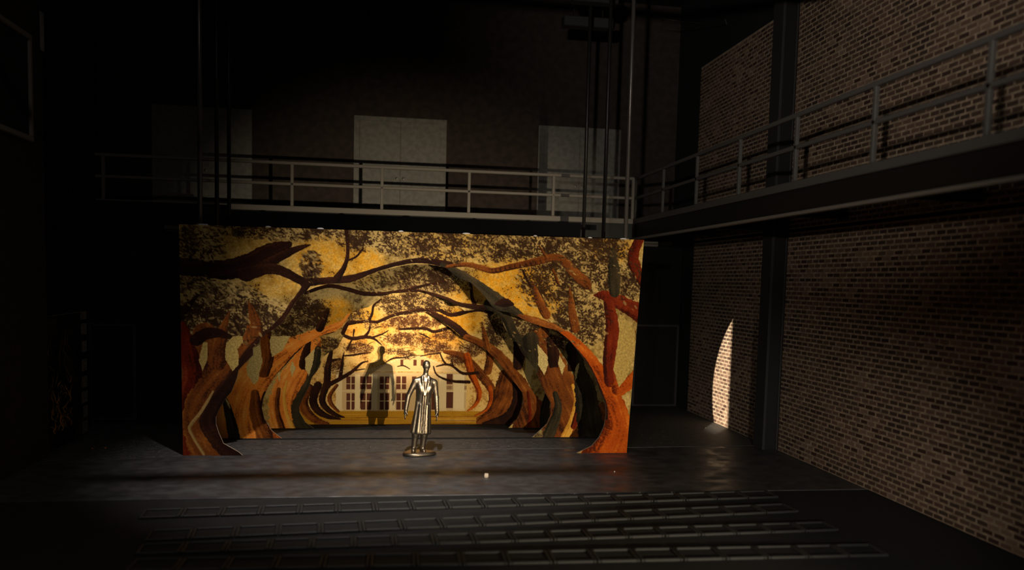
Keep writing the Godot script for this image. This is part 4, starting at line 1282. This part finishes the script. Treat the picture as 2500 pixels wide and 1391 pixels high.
# ------------------------------------------------------------------ odds and ends
func small_things() -> void:
	# painted panel standing at the left wall
	wash(-2.4, 2.62, 2.4, 2.64, 90.0, 0.10, 500, [[-1.2, 1.2, 1.2, 1.2, 1.0], [-0.7, 2.0, 0.8, 0.6, 1.0], [-1.6, 0.4, 1.0, 0.5, 0.9]], [], Color(0.26, 0.24, 0.18), Color(0.15, 0.14, 0.11), Color(0.3, 0.25, 0.1), Color(0.05, 0.05, 0.05))
	for k in 46:
		var x := rng.randf_range(-2.0, -0.9)
		var y := rng.randf_range(0.3, 1.25)
		brush("line_gold" if k % 2 else "line_pale", [x, y, 0.02, x + rng.randf_range(-0.12, 0.12), y + rng.randf_range(0.02, 0.12), 0.03, x + rng.randf_range(-0.2, 0.2), y + rng.randf_range(0.08, 0.25), 0.012])
	for k in 16:
		var x := rng.randf_range(-2.3, -1.0)
		var y := rng.randf_range(1.4, 2.4)
		brush("line_pale", [x, y, 0.012, x + rng.randf_range(-0.2, 0.2), y - 0.2, 0.02, x + rng.randf_range(-0.3, 0.3), y - 0.42, 0.01])
	for y in [0.0, 0.32, 0.63, 0.95, 1.30, 1.68, 2.05, 2.36]:
		patch(-0.34 + rng.randf_range(-0.06, 0.06), y + 0.03, -0.02, y + 0.27, Color(0.50, 0.49, 0.46), 0.25)
	var p := thing("scenic_flat", "dark flat painted with yellow twigs and grey stones at the left wall", "scenery", Vector3(-6.45, 0, -0.02))
	board(p, PackedVector2Array([Vector2(-2.27, 0), Vector2(-2.27, 2.54), Vector2(-0.02, 2.56), Vector2(-0.02, 0)]), 0.05, print_material("twig and stone print"))
	p.get_node("painted_face").set_meta("label", "printed painting of yellow twigs and grey stones")
	p.rotation.y = PI / 2
	p.position = Vector3(-6.44, 0, -2.42)
	# framed dark board high on the left wall
	var f := thing("wall_frame", "dark board in a grey frame mounted high on the left wall", "frame", Vector3(-6.35, 6.48, 2.0))
	put(f, "board", block(Vector3(0.03, 1.62, 2.9), 0.004), M.black, Vector3(0.016, 0, 0))
	for s in [-1, 1]:
		put(f, "frame_bar", block(Vector3(0.07, 0.09, 3.1), 0.012), M.rail, Vector3(0.036, s * 0.85, 0))
		put(f, "frame_bar", block(Vector3(0.07, 1.61, 0.09), 0.012), M.rail, Vector3(0.036, 0, s * 1.505))
	# pale pipes on the upstage end of that wall
	var c := thing("pipe_cluster", "short pale vertical pipes high on the left wall", "pipes", Vector3(-6.35, 7.58, -0.02))
	for k in 3:
		put(c, "pipe", tube([Vector3(0.03, -0.33, 0.02 - k * 0.04), Vector3(0.03, 0.33, 0.02 - k * 0.04)], [0.012, 0.02, 0.028][k], 10), M.door)
	put(c, "backing_plate", block(Vector3(0.02, 0.70, 0.16), 0.004), M.black, Vector3(0.011, 0, -0.02))
	# crumbs on the floor
	var crumb := lathe([[0.0, 0.0], [0.9, 0.05], [1.0, 0.5], [0.8, 0.95], [0.0, 1.0]], 6)
	var spots := [[Vector3(1.50, 0, 1.95), 0.042, 0.075, "white cube-like crumb on the stage floor in front of the arch", Color(0.80, 0.74, 0.66)], [Vector3(-5.79, 0.006, -0.67), 0.018, 0.02, "orange crumb on the grey deck card, farther from the arch", Color(0.85, 0.45, 0.10)], [Vector3(-5.56, 0.006, -0.70), 0.022, 0.02, "orange crumb on the grey deck card, nearer the arch", Color(0.85, 0.48, 0.12)], [Vector3(3.88, 0, 1.65), 0.014, 0.02, "tiny white crumb on the stage floor below the right trunk", Color(0.8, 0.76, 0.7)]]
	for s in spots:
		var o := put(self, "crumb", crumb, paint("crumb", s[4], 0.8), s[0])
		o.scale = Vector3(s[1], s[2], s[1])
		o.rotation.y = rng.randf() * TAU
		tag(o, s[3], "crumb")
	# dust specks: nobody could count them
	for zone in [[-6.15, -4.2, -3.0, 0.2, 130, "pale specks of dust on the deck card left of the arch"], [-2.8, 3.6, -1.45, -0.45, 90, "pale specks of dust on the deck card between the arches"], [5.3, 7.4, -4.6, -0.9, 70, "pale specks of dust on the deck card by the brick wall"]]:
		var st := SurfaceTool.new()
		st.begin(Mesh.PRIMITIVE_TRIANGLES)
		for k in zone[4]:
			var x := rng.randf_range(zone[0], zone[1])
			var z := rng.randf_range(zone[2], zone[3])
			var r := rng.randf_range(0.003, 0.010)
			var top := Vector3(x, 0.006 + r, z)
			for j in 4:
				var a := TAU * j / 4.0
				var b := TAU * (j + 1) / 4.0
				face(st, [top, Vector3(x + cos(a) * r, 0.006, z + sin(a) * r), Vector3(x + cos(b) * r, 0.006, z + sin(b) * r)], Vector3(x, 0.006, z))
		st.generate_normals()
		tag(put(self, "dust", st.commit(), paint("dust", Color(0.55, 0.50, 0.40), 0.9)), zone[5], "dust", "", "stuff")
	# overhead grey beams beside the right poles
	for k in 2:
		var b := thing("overhead_beam", ["short grey overhead beam hung from the ceiling, nearer the painted arch", "short grey overhead beam hung from the ceiling, farther behind the painted arch"][k], "beam", Vector3([4.3, 4.45][k], [9.85, 9.62][k], [-2.7, -3.9][k]))
		put(b, "bar", block(Vector3([1.05, 1.25][k], [0.34, 0.24][k], 0.30), 0.02), M.column)
		for x in [-0.35, 0.35]:
			put(b, "hanger", tube([Vector3(x, 0.1, 0), Vector3(x, CEILING_Y - b.position.y, 0)], 0.02, 8), M.pole_dark)
	# unseen bar above the frame, placed to cast a soft shadow on stage
	var bar := thing("shadow_bar", "unseen black bar hung across the hall, placed to cast a soft shadow band on the stage", "bar", Vector3(0.4, 8.0, 4.9))
	put(bar, "pipe", tube([Vector3(-6.6, 0, 0.2), Vector3(7.4, 0, -0.25)], 0.07, 12), M.housing)
	for x in [-5.0, 0.0, 5.0]:
		put(bar, "hanger", tube([Vector3(x, 0.0, -0.025 - x * 0.032), Vector3(x, CEILING_Y - 8.0, -0.025 - x * 0.032)], 0.012, 8), M.housing)
	var w := thing("cable", "thin slack cable with a metal hook under the ceiling by the brick wall", "cable", Vector3(WALL_X + 0.05, 9.87, -4.0))
	put(w, "wire", tube([Vector3(-1.75, 0.0, 0.1), Vector3(-1.2, -0.02, 0.05), Vector3(-0.6, -0.01, 0.0), Vector3(0.0, 0.0, 0.0)], 0.008, 6), M.pole_dark)
	put(w, "hook", tube([Vector3(0.0, 0.0, 0.0), Vector3(-0.05, 0.12, 0.0), Vector3(0.02, 0.20, 0.0), Vector3(0.04, 0.28, 0.0)], 0.014, 8), M.pole)
	# unseen black flag added to crop the beam of the profile lantern
	var lamp_at := Vector3(-5.0, 3.0, 14.0)
	var share := 0.14
	var edge := lamp_at.lerp(Vector3(WALL_X, 0.02, -2.6), share)
	var other := lamp_at.lerp(Vector3(WALL_X, 0.02, 4.6), share)
	var low := lamp_at.lerp(Vector3(WALL_X, 0.02, -3.8), share)
	var flag := thing("added_flag", "unseen black flag added on a stand, cropping the profile lantern's beam", "flag", Vector3(edge.x, -0.015, edge.z))
	var across := (other - edge)
	var turn := -atan2(across.z, across.x)
	flag.rotation.y = turn
	var wide := Vector2(across.x, across.z).length()
	put(flag, "flag_leaf", block(Vector3(wide, 1.0, 0.012), 0.002), M.black, Vector3(wide / 2, edge.y + 0.2, 0))
	put(flag, "flag_leaf", block(Vector3(0.6, 0.4, 0.012), 0.002), M.black, Vector3(-0.3, low.y * 0.5 + edge.y * 0.5 - 0.2, 0))
	put(flag, "pole", tube([Vector3(wide / 2, 0.03, -0.03), Vector3(wide / 2, edge.y + 0.6, -0.03)], 0.02, 8), M.housing)
	put(flag, "foot", lathe([[0.0, 0.0], [0.22, 0.0], [0.22, 0.02], [0.02, 0.05], [0.0, 0.05]]), M.housing, Vector3(wide / 2, 0, -0.03))
